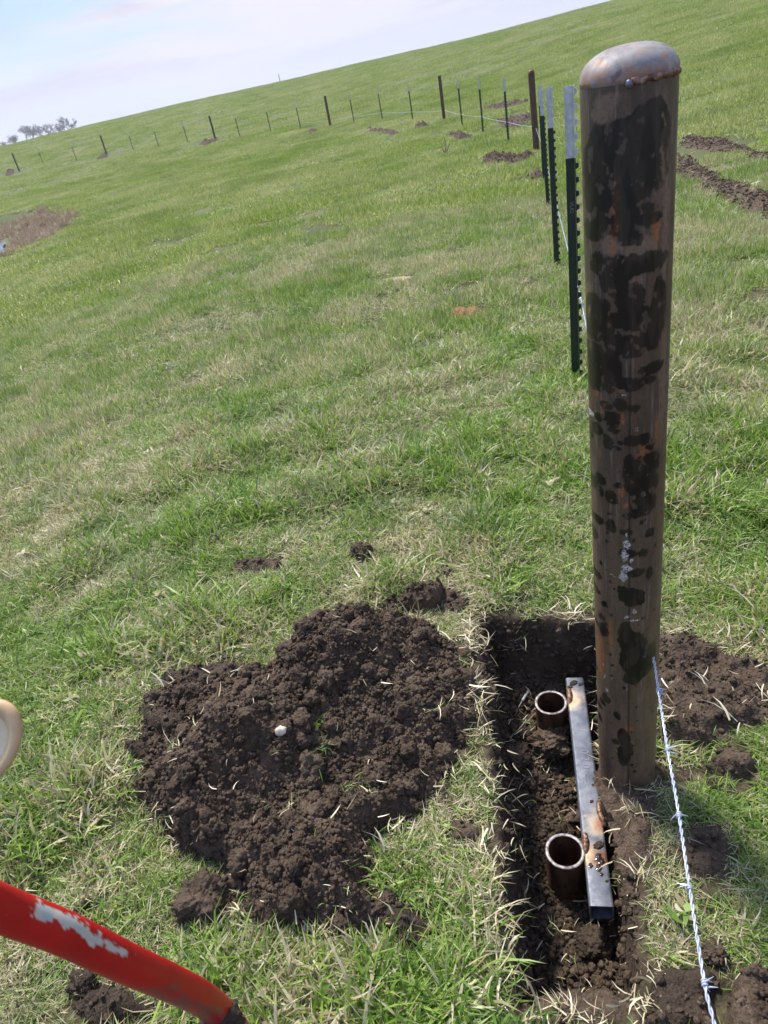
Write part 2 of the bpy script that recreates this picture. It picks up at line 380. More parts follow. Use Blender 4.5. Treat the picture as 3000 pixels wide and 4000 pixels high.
def blades(n, rad, length, width, flat, lean, seg=3, patch=None, curl=.6):
    """n blades in a disc/square of radius rad; flat 0 = upright .. 1 = lying"""
    if patch: bx = rng.uniform(-rad, rad, n); by = rng.uniform(-rad, rad, n)
    else:
        a = rng.uniform(0, 2*np.pi, n); q = rad*np.sqrt(rng.uniform(0, 1, n)); bx = q*np.cos(a); by = q*np.sin(a)
    ln = rng.uniform(*length, n)*(.6+.4*rng.uniform(0, 1, n)); w = rng.uniform(*width, n)
    az = rng.uniform(0, 2*np.pi, n); el0 = np.where(rng.uniform(0, 1, n) < flat, rng.uniform(R(2), R(28), n), rng.uniform(R(90-lean), R(90), n))
    cu = rng.uniform(.1, 1., n)*curl
    P = np.zeros((n, seg+1, 3)); P[:, 0] = np.c_[bx, by, np.where(el0 < .5, rng.uniform(.0, .016, n), -.006)]
    e = el0.copy(); az2 = az.copy(); tw = rng.normal(0, .35, n)
    for i in range(seg):
        d = np.c_[np.cos(e)*np.cos(az2), np.cos(e)*np.sin(az2), np.sin(e)]; P[:, i+1] = P[:, i]+d*(ln/seg)[:, None]
        e = e-cu*(1.6 if i else .8)*2/seg*np.where(el0 < .5, .35, 1); az2 = az2+tw*2/seg
    P[:, :, 2] = np.maximum(P[:, :, 2], np.minimum(P[:, 0:1, 2], .002))
    sa = az+np.pi/2+rng.normal(0, .5, n); S = np.c_[np.cos(sa), np.sin(sa), rng.normal(0, .25, n)]
    prof = np.array([.8, 1., .75, .0]) if seg == 3 else (np.array([1., .85, 0.]) if seg == 2 else np.array([1., 0.]))
    V = []; 
    for i in range(seg): V += [P[:, i]-S*(w*prof[i]/2)[:, None], P[:, i]+S*(w*prof[i]/2)[:, None]]
    V.append(P[:, seg]); V = np.stack(V, 1)             # n, 2seg+1, 3
    k = 2*seg+1; F = []
    for i in range(seg-1):
        F += [(2*i, 2*i+1, 2*i+3), (2*i, 2*i+3, 2*i+2)]
    F.append((2*seg-2, 2*seg-1, 2*seg)); F = np.array(F)
    FF = (F[None]+(np.arange(n)*k)[:, None, None]).reshape(-1, 3)
    rnd = np.repeat(rng.uniform(0, 1, n), k); hue = np.repeat(rng.uniform(0, 1, n), k)
    return V.reshape(-1, 3), FF, rnd, hue
def join(parts):
    V = []; F = []; A = []; B = []; b = 0
    for v, f, a, c in parts: V.append(v); F.append(f+b); A.append(a); B.append(c); b += len(v)
    return mesh_np('blades', np.vstack(V), np.vstack(F), True, {'rnd': np.concatenate(A), 'hue': np.concatenate(B)})

# ------------------------------------------------------------------ ground
ground = obj('ground', ground_mesh(), M['ground']); tag(ground, kind='structure')

def patch(name, poly, hfun, step, mat, margin=.02, rough=(.05, .008), cell=(.03, .010), drop=.03, parent=None, edge=.05, noise_edge=.03):
    """heap or smear of soil lying on the ground: own thickness, sides run into the ground"""
    P = np.array([p[:2] for p in poly]); lo = P.min(0)-margin*3; hi = P.max(0)+margin*3
    xs = np.arange(lo[0], hi[0], step); ys = np.arange(lo[1], hi[1], step); XX, YY = np.meshgrid(xs, ys)
    d = sdf(P, XX, YY)+fbm(XX/(noise_edge*4), YY/(noise_edge*4), 3)*noise_edge
    rise = sst(-.2*edge, edge, d)
    Z = G(XX, YY)+hfun(XX, YY, d)*rise
    Z = Z+(fbm(XX/rough[0], YY/rough[0], 4, .6)*rough[1]+np.abs(fbm(XX/cell[0]/1.5, YY/cell[0]/1.5, 3, .6))*cell[1]*1.6+np.abs(fbm(XX/cell[0]/4+7, YY/cell[0]/4, 3, .55))*cell[1]*2.-cell[1]*.9)*rise-drop*(1-sst(-edge*.8, edge*.15, d))
    ny, nx = XX.shape; I = np.arange(nx*ny).reshape(ny, nx); F = np.c_[I[:-1, :-1].ravel(), I[:-1, 1:].ravel(), I[1:, 1:].ravel(), I[1:, :-1].ravel()]
    keep = (d > -margin-edge*.5).ravel(); F = F[keep[F].all(1)]
    V = np.c_[XX.ravel(), YY.ravel(), Z.ravel()]; used = np.unique(F); mp_ = np.full(len(V), -1); mp_[used] = np.arange(len(used))
    return obj(name, mesh_np(name, V[used], mp_[F]), mat, parent)
def mound_h(x, y):
    def g(px, py, z, s1, s2=None, a=0):
        c = at(px, py, z); s2 = s2 or s1; dx = x-c[0]; dy = y-c[1]; ca, sa = math.cos(a), math.sin(a)
        return z*np.exp(-(((dx*ca+dy*sa)/s1)**2+((-dx*sa+dy*ca)/s2)**2))
    h = g(1340, 2430, .19, .20, .16)+g(930, 2800, .18, .16, .14)+g(760, 3080, .10, .12)+g(1250, 3300, .07, .2, .16)+g(1600, 2800, .045, .2)+g(1350, 3550, .035, .1)
    return h+.018
mound = patch('soil_mound', MOUND, lambda x, y, d: mound_h(x, y)+fbm(x/.14, y/.14, 3)*.022, .0048, M['soil'], rough=(.05, .010), cell=(.026, .012), edge=.055)
tag(mound, 'large heap of crumbly dark brown soil on the grass left of the pit', 'soil mound')
def mound_z(x, y):
    d = sdf(MOUND, x, y); return G(x, y)+(mound_h(x, y)+fbm(x/.14, y/.14, 3)*.022)*sst(-.01, .055, d)
def surf_z(x, y):
    """top of soil or ground"""
    z = np.maximum(mound_z(x, y), G(x, y)); d = pit_d(x, y); t = sst(-.004, .03, d)
    fl = -PITD+.10*sst(1.25, 1.75, y)+.03*sst(.85, .62, y)
    return z*(1-t)+fl*t
BARE = [(MOUND, .0), (PIT, -.005), (SOILR, 0.)]
sr = patch('soil_heap', SOILR, lambda x, y, d: .035+.02*fbm(x/.15, y/.15, 2), .0062, M['soil'], rough=(.05, .010), cell=(.032, .012), edge=.04)
tag(sr, 'low trampled heap of dark soil on the grass just right of the big bare post', 'soil heap')

def small_patch(name, px, z, h, step, mat, label, cat, group=None, **kw):
    P = polyg(px, z); 
    o = patch(name, P, lambda x, y, d: h+0*x, step, mat, **kw); tag(o, label, cat, group); BARE.append((P, kw.get('bare', .0) if 'bare' in kw else 0.)); return o
def ell(cx, cy, rx, ry, n=12, a=0.):
    return [(cx+rx*math.cos(t)*math.cos(a)-ry*math.sin(t)*math.sin(a), cy+rx*math.cos(t)*math.sin(a)+ry*math.sin(t)*math.cos(a)) for t in np.arange(n)*2*math.pi/n]
gz = lambda px, py: -0.0
small_patch('soil_smear', ell(1010, 2222, 95, 26), 0, .012, .008, M['soil'], 'flat bare streak of dark soil in the grass left of the round clod', 'soil patch', edge=.02, noise_edge=.015)
small_patch('soil_smear', ell(1735, 2365, 110, 45), 0, .014, .008, M['soil'], 'bare dark soil square where a turf was lifted, between mound and pit', 'soil patch', edge=.02, noise_edge=.012)
small_patch('soil_smear', [(640, 2655), (900, 2610), (1000, 2640), (900, 2700), (650, 2730)], 0, .03, .008, M['soil_damp'], 'smooth dark slice of soil at the upper left edge of the mound', 'soil slab', edge=.025, noise_edge=.012)
small_patch('soil_smear', [(560, 2800), (660, 2785), (760, 2820), (730, 2900), (580, 2890)], 0, .04, .007, M['soil_damp'], 'smooth dark soil slab, second one down the left side of the mound', 'soil slab', edge=.02, noise_edge=.01)
small_patch('soil_smear', [(465, 2930), (560, 2915), (690, 2935), (660, 3010), (520, 3000)], 0, .035, .007, M['soil_damp'], 'thin tongue of smeared dark soil sticking out farthest left of the mound', 'soil slab', edge=.02, noise_edge=.01)
small_patch('soil_smear', [(530, 3060), (640, 3050), (680, 3110), (640, 3160), (540, 3130)], 0, .04, .007, M['soil_damp'], 'short dark soil slab low on the left side of the mound', 'soil slab', edge=.02, noise_edge=.01)
small_patch('soil_smear', ell(1810, 3245, 62, 52), 0, .016, .008, M['soil'], 'flat grey brown soil lump pressed into the grass at the left rim of the pit', 'soil patch', edge=.015, noise_edge=.01)
small_patch('soil_smear', ell(1565, 3600, 120, 70), 0, .035, .008, M['soil_damp'], 'broken dark soil lumps in the grass below the mound, right of its lowest point', 'soil patch', edge=.03, noise_edge=.02)
small_patch('soil_smear', ell(2640, 3010, 80, 36), 0, .012, .009, M['soil'], 'small bare soil spot between barbed wire and big post foot', 'soil patch', edge=.02, noise_edge=.015)
small_patch('soil_smear', [(2385, 3010), (2480, 3040), (2560, 3100), (2570, 3230), (2510, 3400), (2470, 3420), (2455, 3280), (2430, 3130)], 0, .012, .008, M['soil'], 'crumbly bare soil bank between the beam and the grass, right below the big post', 'soil patch', edge=.02, noise_edge=.02)
small_patch('soil_smear', ell(2850, 2985, 110, 48), 0, .035, .008, M['soil'], 'soil lump with straw on top, right of the barbed wire beyond the clover', 'soil patch', edge=.03, noise_edge=.02)
small_patch('soil_smear', ell(2740, 3330, 110, 100), 0, .010, .007, M['soil'], 'bare dark soil hollow right of the barbed wire, next to the pit', 'soil patch', edge=.03, noise_edge=.05)
small_patch('soil_smear', [(2540, 3800), (2700, 3770), (2800, 3800), (2800, 4050), (2500, 4050)], 0, .03, .008, M['soil_damp'], 'dark loose soil under the barbed wire at the bottom right corner of the pit', 'soil patch', edge=.03, noise_edge=.02)
small_patch('soil_smear', [(2150, 3905), (2420, 3895), (2470, 3950), (2400, 4050), (2180, 4050)], 0, .012, .008, M['soil'], 'trampled brown soil strip along the near end of the pit', 'soil patch', edge=.02, noise_edge=.02)
small_patch('soil_smear', ell(430, 3930, 170, 75), 0, .03, .008, M['soil_damp'], 'dark soil smear below the red tube near the bottom left', 'soil patch', edge=.03, noise_edge=.02)
small_patch('soil_smear', ell(820, 3560, 150, 60), 0, .012, .008, M['soil'], 'soil crumbs spilled round the big blocky clod beside the red tube', 'soil patch', edge=.03, noise_edge=.02)
# tyre-torn strips at right, beyond the post
def far_patch(px, h, label, cat='soil patch', name='bare_soil', group=None, step=.05, mat='soil', edge=.12, ne=.09, z=None, rough=(.25, .03), cell=(.16, .05), bare=.0):
    c = np.mean(px, 0); zz = 0.
    for _ in range(12):
        q = at(c[0], c[1], zz); zz = .5*zz+.5*g1(q[0], q[1])
    P = polyg(px, zz); o = patch(name, P, lambda x, y, d: h+0*x, step, M[mat], rough=rough, cell=cell, edge=edge, noise_edge=ne, margin=.1, drop=.05); tag(o, label, cat, group); BARE.append((P, bare)); return o
far_patch([(2590, 570), (2670, 590), (2760, 640), (2850, 700), (2930, 748), (3060, 785), (3120, 930), (2990, 885), (2890, 840), (2800, 790), (2730, 730), (2660, 680), (2590, 640)], .035, 'wide strip of torn dark soil behind the big post, nearer of the two', 'soil strip', group='wheel ruts torn in the turf', mat='soil_dry', rough=(.12, .010), cell=(.07, .012), bare=-.03, step=.03)
far_patch([(2640, 530), (2710, 525), (2830, 545), (2890, 565), (2960, 600), (3060, 630), (3050, 655), (2930, 625), (2850, 598), (2740, 582), (2650, 560)], .035, 'thinner strip of torn dark soil higher up the slope, farther of the two', 'soil strip', group='wheel ruts torn in the turf', mat='soil_dry', rough=(.12, .010), cell=(.07, .012), bare=-.03, step=.03)
def pile_near(px, h, label, step=.05, ne=.06):
    if step > .04: c_ = np.mean(px, 0); px = [tuple(c_+(np.array(q)-c_)*.66) for q in px]
    return far_patch(px, h*.32, label, 'soil pile', 'soil_pile', 'soil piles by the pipe posts', step=step, edge=.16, ne=ne, rough=(.2, .05), cell=(.11, .05))
pile_near([(1880, 640), (1890, 612), (1960, 600), (1990, 612), (2030, 618), (2060, 600), (2088, 600), (2085, 615), (2050, 632), (1990, 645), (1930, 650)], .22, 'dark soil pile left of the corner post at the end of the near fence line', .03)
pile_near([(1600, 505), (1625, 487), (1650, 483), (1690, 488), (1665, 500), (1620, 512)], .25, 'dark soil pile left of the post where the white wire bends')
pile_near([(1185, 522), (1215, 505), (1252, 503), (1245, 518), (1205, 528)], .25, 'dark soil pile just left of the reddish post in mid distance')
pile_near([(755, 570), (790, 555), (830, 548), (865, 535), (870, 545), (830, 558), (790, 572)], .22, 'long low soil pile at the foot of the third pipe post from the left')
pile_near([(362, 625), (390, 613), (425, 603), (432, 612), (400, 622)], .22, 'small soil pile at the foot of the second pipe post from the left')
pile_near([(10, 690), (25, 672), (62, 665), (66, 672), (40, 686)], .25, 'soil pile at the foot of the leftmost pipe post')
for px, lb in [([(1750, 530), (1800, 515), (1845, 530), (1850, 545), (1790, 540)], 'thin bare soil scrape below the three light tipped posts'),
               ([(1885, 415), (1960, 405), (2040, 400), (2060, 412), (1980, 420), (1900, 425)], 'torn soil band on the slope above the white wire, farthest of the row'),
               
               ([(1940, 475), (2080, 450), (2090, 470), (2040, 490), (1960, 500)], 'reddish brown scrape of soil and straw left of the corner post'),
               
               ([(1440, 500), (1530, 512), (1570, 520), (1550, 526), (1450, 512)], 'thin line of bare soil along the fence below the wire'),
               ([(2060, 690), (2120, 680), (2125, 695), (2080, 700)], 'faint worn soil spot left of the thin post row'),
               
               ]:
    far_patch(px, .045, lb, group='worn scrapes along the fence', edge=.1, ne=.12)
far_patch(ell(1828, 1232, 66, 20), .045, 'round reddish brown dried dung patch in the grass left of the nearest thin post', 'dung patch', 'dung_patch', step=.02, mat='soil_dry', edge=.05, ne=.03, rough=(.06, .012), cell=(.05, .015), bare=.02)
M['dung'] = mk_soil('dung', 1.)
SC.objects['dung_patch'].data.materials[0] = M['dung']
t_ = M['dung'].node_tree
for n in t_.nodes:
    if n.type == 'BSDF_PRINCIPLED':
        for l in list(n.inputs['Base Color'].links): t_.links.remove(l)
        L(t_, ramp(t_, noise(t_, worldpos(t_), 30, 5, .7), [(.35, (.14, .07, .03)), (.65, (.34, .19, .085))]), n.inputs['Base Color'])

m, t, o_ = new_mat('dried_thatch'); pbsdf(t, o_, ramp(t, noise(t, worldpos(t), 25, 6, .7), [(.35, (.20, .16, .09)), (.65, (.48, .41, .26))]), .9, 0, .2, bump(t, noise(t, worldpos(t), 60, 5), .8, .01)); M['thatch'] = m
far_patch(ell(1555, 1097, 68, 13), .035, 'pale patch of dried flattened grass, farther off than the brown dung patch', 'dry grass patch', 'dry_grass_patch', step=.03, mat='thatch', edge=.06, ne=.08, rough=(.08, .015), cell=(.05, .01), bare=.02)

# pond
pz = 0
PW = [at(0, 928, -1.08), at(14, 932, -1.08), at(2, 950, -1.08), at(22, 968, -1.08), at(0, 994, -1.08)]
PW += [PW[-1]+np.array([-6., 1.5, 0]), PW[0]+np.array([-7., 1., 0])]
mw, t, o_ = new_mat('pond_water'); b = pbsdf(t, o_, (.02, .025, .02), .04, 0, .8, bump(t, noise(t, worldpos(t), 3, 3), .05, .02))
mb = MB(); zz = float(G(np.array([p[0] for p in PW[:5]]), np.array([p[1] for p in PW[:5]])).mean())+.06; print('pond', zz); mb.add([(p[0], p[1], zz) for p in PW], [tuple(range(len(PW)-1, -1, -1))])
water = mb.build('pond_water', mw, None, False); tag(water, kind='structure')
if water.data.polygons[0].normal.z < 0: water.data.flip_normals()

# ------------------------------------------------------------------ crumbs of soil
def clod_mesh(name, r, sub=2, seed=0, amp=.3, flat=1.0, fine=0.):
    bm = bmesh.new(); bmesh.ops.create_icosphere(bm, subdivisions=sub, radius=1.0)
    V = np.array([v.co[:] for v in bm.verts]); F = np.array([[v.index for v in f.verts] for f in bm.faces]); bm.free()
    s = 1+amp*fbm(V[:, 0]*1.3+seed*3.1, V[:, 1]*1.3+seed, 3, .5, z=V[:, 2]*1.3+seed)*1.1
    if fine:
        s = s+fine*fbm(V[:, 0]*6+seed, V[:, 1]*6, 3, .6, z=V[:, 2]*6)
        s = s-.5*fine*worley(V[:, 0]*5+V[:, 2]*3, V[:, 1]*5-V[:, 2]*3)
    V = V*s[:, None]*np.array([1, .85, flat])*r
    return mesh_np(name, V, F, sub > 2)
cr = hidden_coll('crumb', [clod_mesh('crumb%d' % i, 1., 1 if i < 5 else 2, i*5, .62, .7) for i in range(10)], M['soil'])
def scat_pts(x, y, z, lo, hi, coll, ncol, name, tilt=1.2, p=2.2):
    n = len(x); s = lo+(hi-lo)*rng.uniform(0, 1, n)**p
    rot = np.c_[rng.normal(0, tilt, n), rng.normal(0, tilt, n), rng.uniform(0, 6.28, n)]
    return scatter(name, np.c_[x, y, z+s*.25], rot, np.c_[s, s, s], rng.integers(0, ncol, n), coll, ncol)
def in_poly(poly, n, mg=0.):
    P = np.array([q[:2] for q in poly]); lo = P.min(0)-mg; hi = P.max(0)+mg
    x = rng.uniform(lo[0], hi[0], n); y = rng.uniform(lo[1], hi[1], n); return x, y, sdf(P, x, y)
def patch_sampler(o):
    """height of a patch mesh by nearest vertex on its grid"""
    me = o.data; co = np.empty(len(me.vertices)*3, np.float32); me.vertices.foreach_get('co', co); co = co.reshape(-1, 3); return co
C_m = patch_sampler(mound)
cm = hidden_coll('clodlet', [clod_mesh('clodlet%d' % i, 1., 4, i*7+2, .34, .72, .22) for i in range(7)], M['soil'])
k = rng.integers(0, len(C_m), 900); q = C_m[k]; big = C_m[rng.integers(0, len(C_m), 60)]; big = big[sdf(MOUND, big[:, 0], big[:, 1]) > .0]
lb_ = scat_pts(big[:, 0], big[:, 1], big[:, 2]-.006, .018, .040, cm, 7, 'soil_clods', tilt=.5, p=2.); lb_.parent = mound; lb_['kind'] = 'stuff'
ok = (sdf(MOUND, q[:, 0], q[:, 1]) > -.03) & (fbm(q[:, 0]/.12, q[:, 1]/.12, 2) > -.15); q = q[ok]
lo_ = scat_pts(q[:, 0], q[:, 1], q[:, 2]-.002, .005, .030, cm, 7, 'soil_lumps', p=3.2); lo_.parent = mound; lo_['kind'] = 'stuff'
k = rng.integers(0, len(C_m), 34000); q = C_m[k]+rng.normal(0, .003, (34000, 3))*[1, 1, 0]; ok = sdf(MOUND, q[:, 0], q[:, 1]) > -.035-.03*rng.uniform(0, 1, len(q))**3; q = q[ok]
tag(scat_pts(q[:, 0], q[:, 1], q[:, 2], .0013, .0085, cr, 10, 'soil_crumbs', p=3.6), 'countless small crumbs of dark soil covering the large mound', 'soil crumbs', kind='stuff')
SC.objects['soil_crumbs'].parent = mound; del SC.objects['soil_crumbs']['category']
C_g = patch_sampler(ground)
dd = np.full(len(C_g), -1.); mm = (C_g[:, 0] > -.3) & (C_g[:, 0] < .9) & (C_g[:, 1] > .3) & (C_g[:, 1] < 2.1); dd[mm] = pit_d(C_g[mm, 0].astype(float), C_g[mm, 1].astype(float))
pv = C_g[dd > .0]; q = pv[rng.integers(0, len(pv), 14000)]+rng.normal(0, .004, (14000, 3))*[1, 1, 0]
tag(scat_pts(q[:, 0], q[:, 1], q[:, 2], .0013, .012, cr, 10, 'pit_crumbs', p=4.2), 'loose dark crumbs of soil on the floor and walls of the pit', 'soil crumbs', kind='stuff')
allq = []
for o in [x for x in SC.objects if x.name.startswith(('soil_pile', 'bare_soil'))]:
    c = patch_sampler(o); c = c[c[:, 2] > G(c[:, 0].astype(float), c[:, 1].astype(float))+.0]
    if len(c): allq.append(c[rng.integers(0, len(c), int(len(c)*.8)+1)])
allq = np.vstack(allq)
tag(scat_pts(allq[:, 0], allq[:, 1], allq[:, 2], .006, .020, cr, 10, 'distant_soil_lumps', p=3.2), 'small soil lumps on the distant piles and wheel ruts', 'soil lumps', kind='stuff')

# ------------------------------------------------------------------ single clods
def clod(name, px, py, rpx, label, mat='soil', flat=.7, amp=.3, z0=0., sub=5, cat='soil clod', sc=(1, 1)):
    zz = z0; c = at(px, py, zz); c[2] = float(surf_z(np.array([c[0]]), np.array([c[1]]))[0]) if z0 == 0 else z0
    a = (c-np.array([0, 0, H]))@fwd; r = rpx*a/FPX
    o = obj(name, clod_mesh(name, r, sub, int(px) % 97, amp, flat, .2), M[mat]); o.location = (c[0], c[1], c[2]+r*flat*.35); o.rotation_euler = (0, 0, random.uniform(0, 6)); o.scale = (sc[0], sc[1], 1)
    tag(o, label, cat); return o
clod('soil_clod', 1420, 2185, 52, 'round fist sized soil clod alone in the grass beyond the mound', amp=.28, flat=.8)
clod('soil_clod', 1745, 2262, 30, 'small dark clod at the far edge of the lifted turf square')
clod('soil_clod', 2030, 2345, 34, 'smooth black flattened clod lying in grass at the far rim of the pit', 'soil_damp', .45, .15)
clod('soil_clod', 800, 3520, 112, 'largest blocky cracked clod, in the grass below the mound at its lower left', 'soil', .62, .42)
clod('soil_clod', 345, 3560, 46, 'dark clod half hidden just above the worn white patch of the red tube', 'soil_damp', .9)
clod('soil_clod', 330, 3840, 62, 'lumpy dark clod below the red tube, leftmost at the bottom', 'soil_damp', .7, .4)
clod('soil_clod', 275, 3215, 30, 'small clod in straw, well left of the mound', 'soil', .5)
clod('soil_clod', 1600, 3690, 50, 'dark clod in the grass straight below the mound, nearest the bottom edge', 'soil_damp', .8, .35)
clod('soil_clod', 1500, 3545, 60, 'dark clod touching the bottom right corner of the mound', 'soil', .7, .35)
clod('soil_clod', 1590, 2320, 24, 'tiny dark clod at the left end of the straw topped turf chunk', 'soil_damp')
clod('soil_clod', 2160, 2900, 88, 'big rough clod inside the pit in front of the farther open pipe', 'soil_dry', .55, .35, z0=-.255)
clod('soil_clod', 2010, 2975, 70, 'crumbly clod inside the pit against its left wall', 'soil', .55, .35, z0=-.27)
clod('soil_clod', 2320, 3690, 70, 'dark clod on the pit floor just below the open end of the beam', 'soil_damp', .5, .35, z0=-.27)
clod('soil_clod', 2790, 3720, 55, 'clod between barbed wire and the big cut soil block', 'soil', .6, .35)
clod('soil_clod', 2790, 3060, 30, 'small clod right of the barbed wire, in front of the lump with straw', 'soil_damp', .6)
# cut block of soil, bottom right
def soil_block(px, h, label, mat='soil'):
    P = polyg(px, 0); xs = np.array(P); c0 = xs.mean(0)
    o = patch('soil_block', P, lambda x, y, d: h+0.02*(x-c0[0])/.1, .0045, M[mat], rough=(.05, .016), cell=(.02, .008), edge=.014, noise_edge=.014, margin=.02)
    tag(o, label, 'soil block'); BARE.append((P, 0.)); return o
soil_block([(2850, 3830), (3020, 3850), (3250, 3950), (3250, 4300), (2870, 4300), (2840, 4000)], .10, 'big square cut block of crumbly soil at the bottom right corner of the picture', 'soil_dry')
tb = soil_block([(1505, 2425), (1700, 2400), (1745, 2350), (1730, 2320), (1600, 2345), (1500, 2390)], .05, 'upturned turf chunk with straw on top, behind the right shoulder of the mound')
tb.name = 'turf_chunk'; tb['category'] = 'turf chunk'

allq = []
for o in [x for x in SC.objects if x.name.startswith(('soil_smear', 'soil_heap', 'soil_block', 'turf_chunk'))]:
    c = patch_sampler(o); c = c[c[:, 2] > G(c[:, 0].astype(float), c[:, 1].astype(float))+.004]
    if len(c) == 0: continue
    n = int(len(c)*.32)
    allq.append(c[rng.integers(0, len(c), n)])
allq = np.vstack(allq)
tag(scat_pts(allq[:, 0], allq[:, 1], allq[:, 2], .0012, .011, cr, 10, 'scattered_crumbs', p=4.), 'fine soil crumbs lying on the smaller soil patches round the pit', 'soil crumbs', kind='stuff')

# pale stone
st = obj('stone', clod_mesh('stone', .0155, 3, 4, .16, .8, .02)); q = at(1103, 2872, .14); st.location = (q[0], q[1], float(mound_z(np.array([q[0]]), np.array([q[1]]))[0])+.018)
m, t, o_ = new_mat('pale_stone'); pbsdf(t, o_, ramp(t, noise(t, objco(t), 60, 5), [(.35, (.34, .29, .20)), (.6, (.60, .54, .43))]), .8); st.data.materials.append(m)
tag(st, 'single pale cream stone on the front slope of the soil mound', 'stone')

# ------------------------------------------------------------------ grass
TC = hidden_coll('tuft', [join([blades(16, .040, (.05, .135), (.0030, .0060), .30, 46, curl=.9), blades(26, .055, (.03, .10), (.0020, .0044), 1., 20)]) for i in range(7)] +
                 [join([blades(18, .05, (.025, .07), (.0022, .0045), .6, 60), blades(44, .06, (.02, .08), (.0018, .0040), 1., 20)]) for i in range(7)], M['grass'])
TM = hidden_coll('sward', [join([blades(210, .16, (.035, .125), (.003, .0064), .25, 48, 2), blades(170, .17, (.03, .10), (.003, .0052), 1., 20, 2)]) for i in range(8)], M['grass'])
TF = hidden_coll('turf', [join([blades(620, .42, (.04, .13), (.006, .011), .2, 45, 2), blades(280, .42, (.04, .12), (.006, .010), 1., 20, 2)]) for i in range(8)], M['field'])
TD = hidden_coll('meadow', [join([blades(900, 1.0, (.05, .14), (.014, .026), .2, 45, 1), blades(300, 1.0, (.05, .12), (.012, .02), 1., 20, 1)]) for i in range(6)], M['field'])
TS = hidden_coll('strawbit', [join([blades(1+i//3, .025, (.02, .085), (.0014, .0036), 1., 20)]) for i in range(8)]+[join([blades(9, .012, (.02, .06), (.0014, .003), .4, 70)]) for i in range(4)], M['straw'])
BAREB = [(np.array([q[:2] for q in P]), b, np.array([q[:2] for q in P]).min(0)-.2, np.array([q[:2] for q in P]).max(0)+.2) for P, b in BARE]
def bare_sdf(x, y, far=False):
    d = np.full(x.shape, -9.)
    for P, b, lo, hi in BAREB:
        m = (x > lo[0]) & (x < hi[0]) & (y > lo[1]) & (y < hi[1])
        if m.any(): d[m] = np.maximum(d[m], sdf(P, x[m], y[m])+b)
    return d
def normal_rot(x, y, e=.15):
    gx = (G(x+e, y)-G(x-e, y))/(2*e); gy = (G(x, y+e)-G(x, y-e))/(2*e); return np.arctan(gy), -np.arctan(gx)
def ring(r0, r1, n, a0=-48, a1=52):
    r = np.sqrt(rng.uniform(r0*r0, r1*r1, n)); a = np.radians(rng.uniform(a0, a1, n)); return r*np.sin(a), r*np.cos(a)
# near: ungridded tufts
x = rng.uniform(-2.6, 2.0, 30000); y = rng.uniform(.25, 4.3, 30000); r = np.hypot(x, y)
px = project(np.c_[x, y, np.zeros_like(x)]); ok = (px[:, 0] > -500) & (px[:, 0] < 3500) & (px[:, 1] < 4500) & (r < 4.3)
d = bare_sdf(x, y)+fbm(x/.05, y/.05, 2)*.012
dp_ = pit_d(x, y); ok &= (dp_ < -.040+.022*fbm(x/.07, y/.07, 2)); ok &= (d < -.014) | ((d < .035) & (dp_ < -.1) & (rng.uniform(0, 1, len(x)) < .02)); ok &= np.hypot(x-POST[0], y-POST[1]) > .075
x, y = x[ok], y[ok]; n = len(x); ln = fbm(x/.35, y/.35, 3)
cut = (bare_sdf(x, y) > -.09)
s = rng.uniform(.7, 1.1, n)*(1+.25*ln)*np.where(cut, .72, 1); tall = (fbm(x/.5+40, y/.5, 2) > .12)
s = np.where(tall, s*1.25, s*.9)
near = scatter('grass', np.c_[x, y, G(x, y)-.002], np.c_[rng.normal(0, .1, n), rng.normal(0, .1, n), rng.uniform(0, 6.28, n)], np.c_[s, s, s], np.where(tall, rng.integers(0, 7, n), rng.integers(0, 14, n)), TC, 14)
tag(near, 'green and straw coloured grass round the pit and mound', 'grass', kind='stuff'); print('near tufts', n)
def swath(name, r0, r1, n, coll, nc, lo, hi, rr, label, marg):
    x, y = ring(r0, r1, n); d = bare_sdf(x, y)
    x, y = x[d < marg], y[d < marg]; n = len(x); rx, ry = normal_rot(x, y, rr); s = rng.uniform(lo, hi, n); rz = rng.uniform(0, 6.28, n)
    pd = sdf(PONDB, x, y); k = pd < -.1; x, y, rx, ry, s, rz = x[k], y[k], rx[k], ry[k], s[k], rz[k]; n = len(x)
    z = np.clip(1+.55*fbm(x/(rr*4), y/(rr*4), 3), .45, 1.9); z = z*np.clip(r1*0+1, 0, 2)
    # align to the slope after a random spin
    rot = np.array([(Matrix.Rotation(a, 3, 'X') @ Matrix.Rotation(b, 3, 'Y') @ Matrix.Rotation(c, 3, 'Z')).to_euler()[:] for a, b, c in zip(rx, ry, rz)])
    o = scatter(name, np.c_[x, y, G(x, y)-.004], rot, np.c_[s, s, s*z], rng.integers(0, nc, n), coll, nc)
    tag(o, label, 'grass', kind='stuff'); return o
swath('meadow_grass', 4.0, 11.0, 4600, TM, 8, .85, 1.2, .2, 'short spring grass of the slope beyond the pit', -.06)
swath('meadow_grass', 10.5, 48, 9500, TF, 8, .85, 1.35, .4, 'green pasture grass of the slope up to and beyond the fence', -.18)
swath('meadow_grass', 46, 134, 9500, TD, 6, .9, 1.5, 1.0, 'green grass of the far hillside up to the skyline', -.8)
cl_px = [(1250, 2860), (1235, 2940), (1225, 3010), (1395, 3085), (1560, 3500), (1800, 2640), (1690, 2520), (2660, 3150), (2700, 3180)]
q = np.array([at(a, b, .06) for a, b in cl_px[:5]]+[at(a, b, .0) for a, b in cl_px[5:]]); n = len(q); q[:, 2] = mound_z(q[:, 0], q[:, 1])-.003
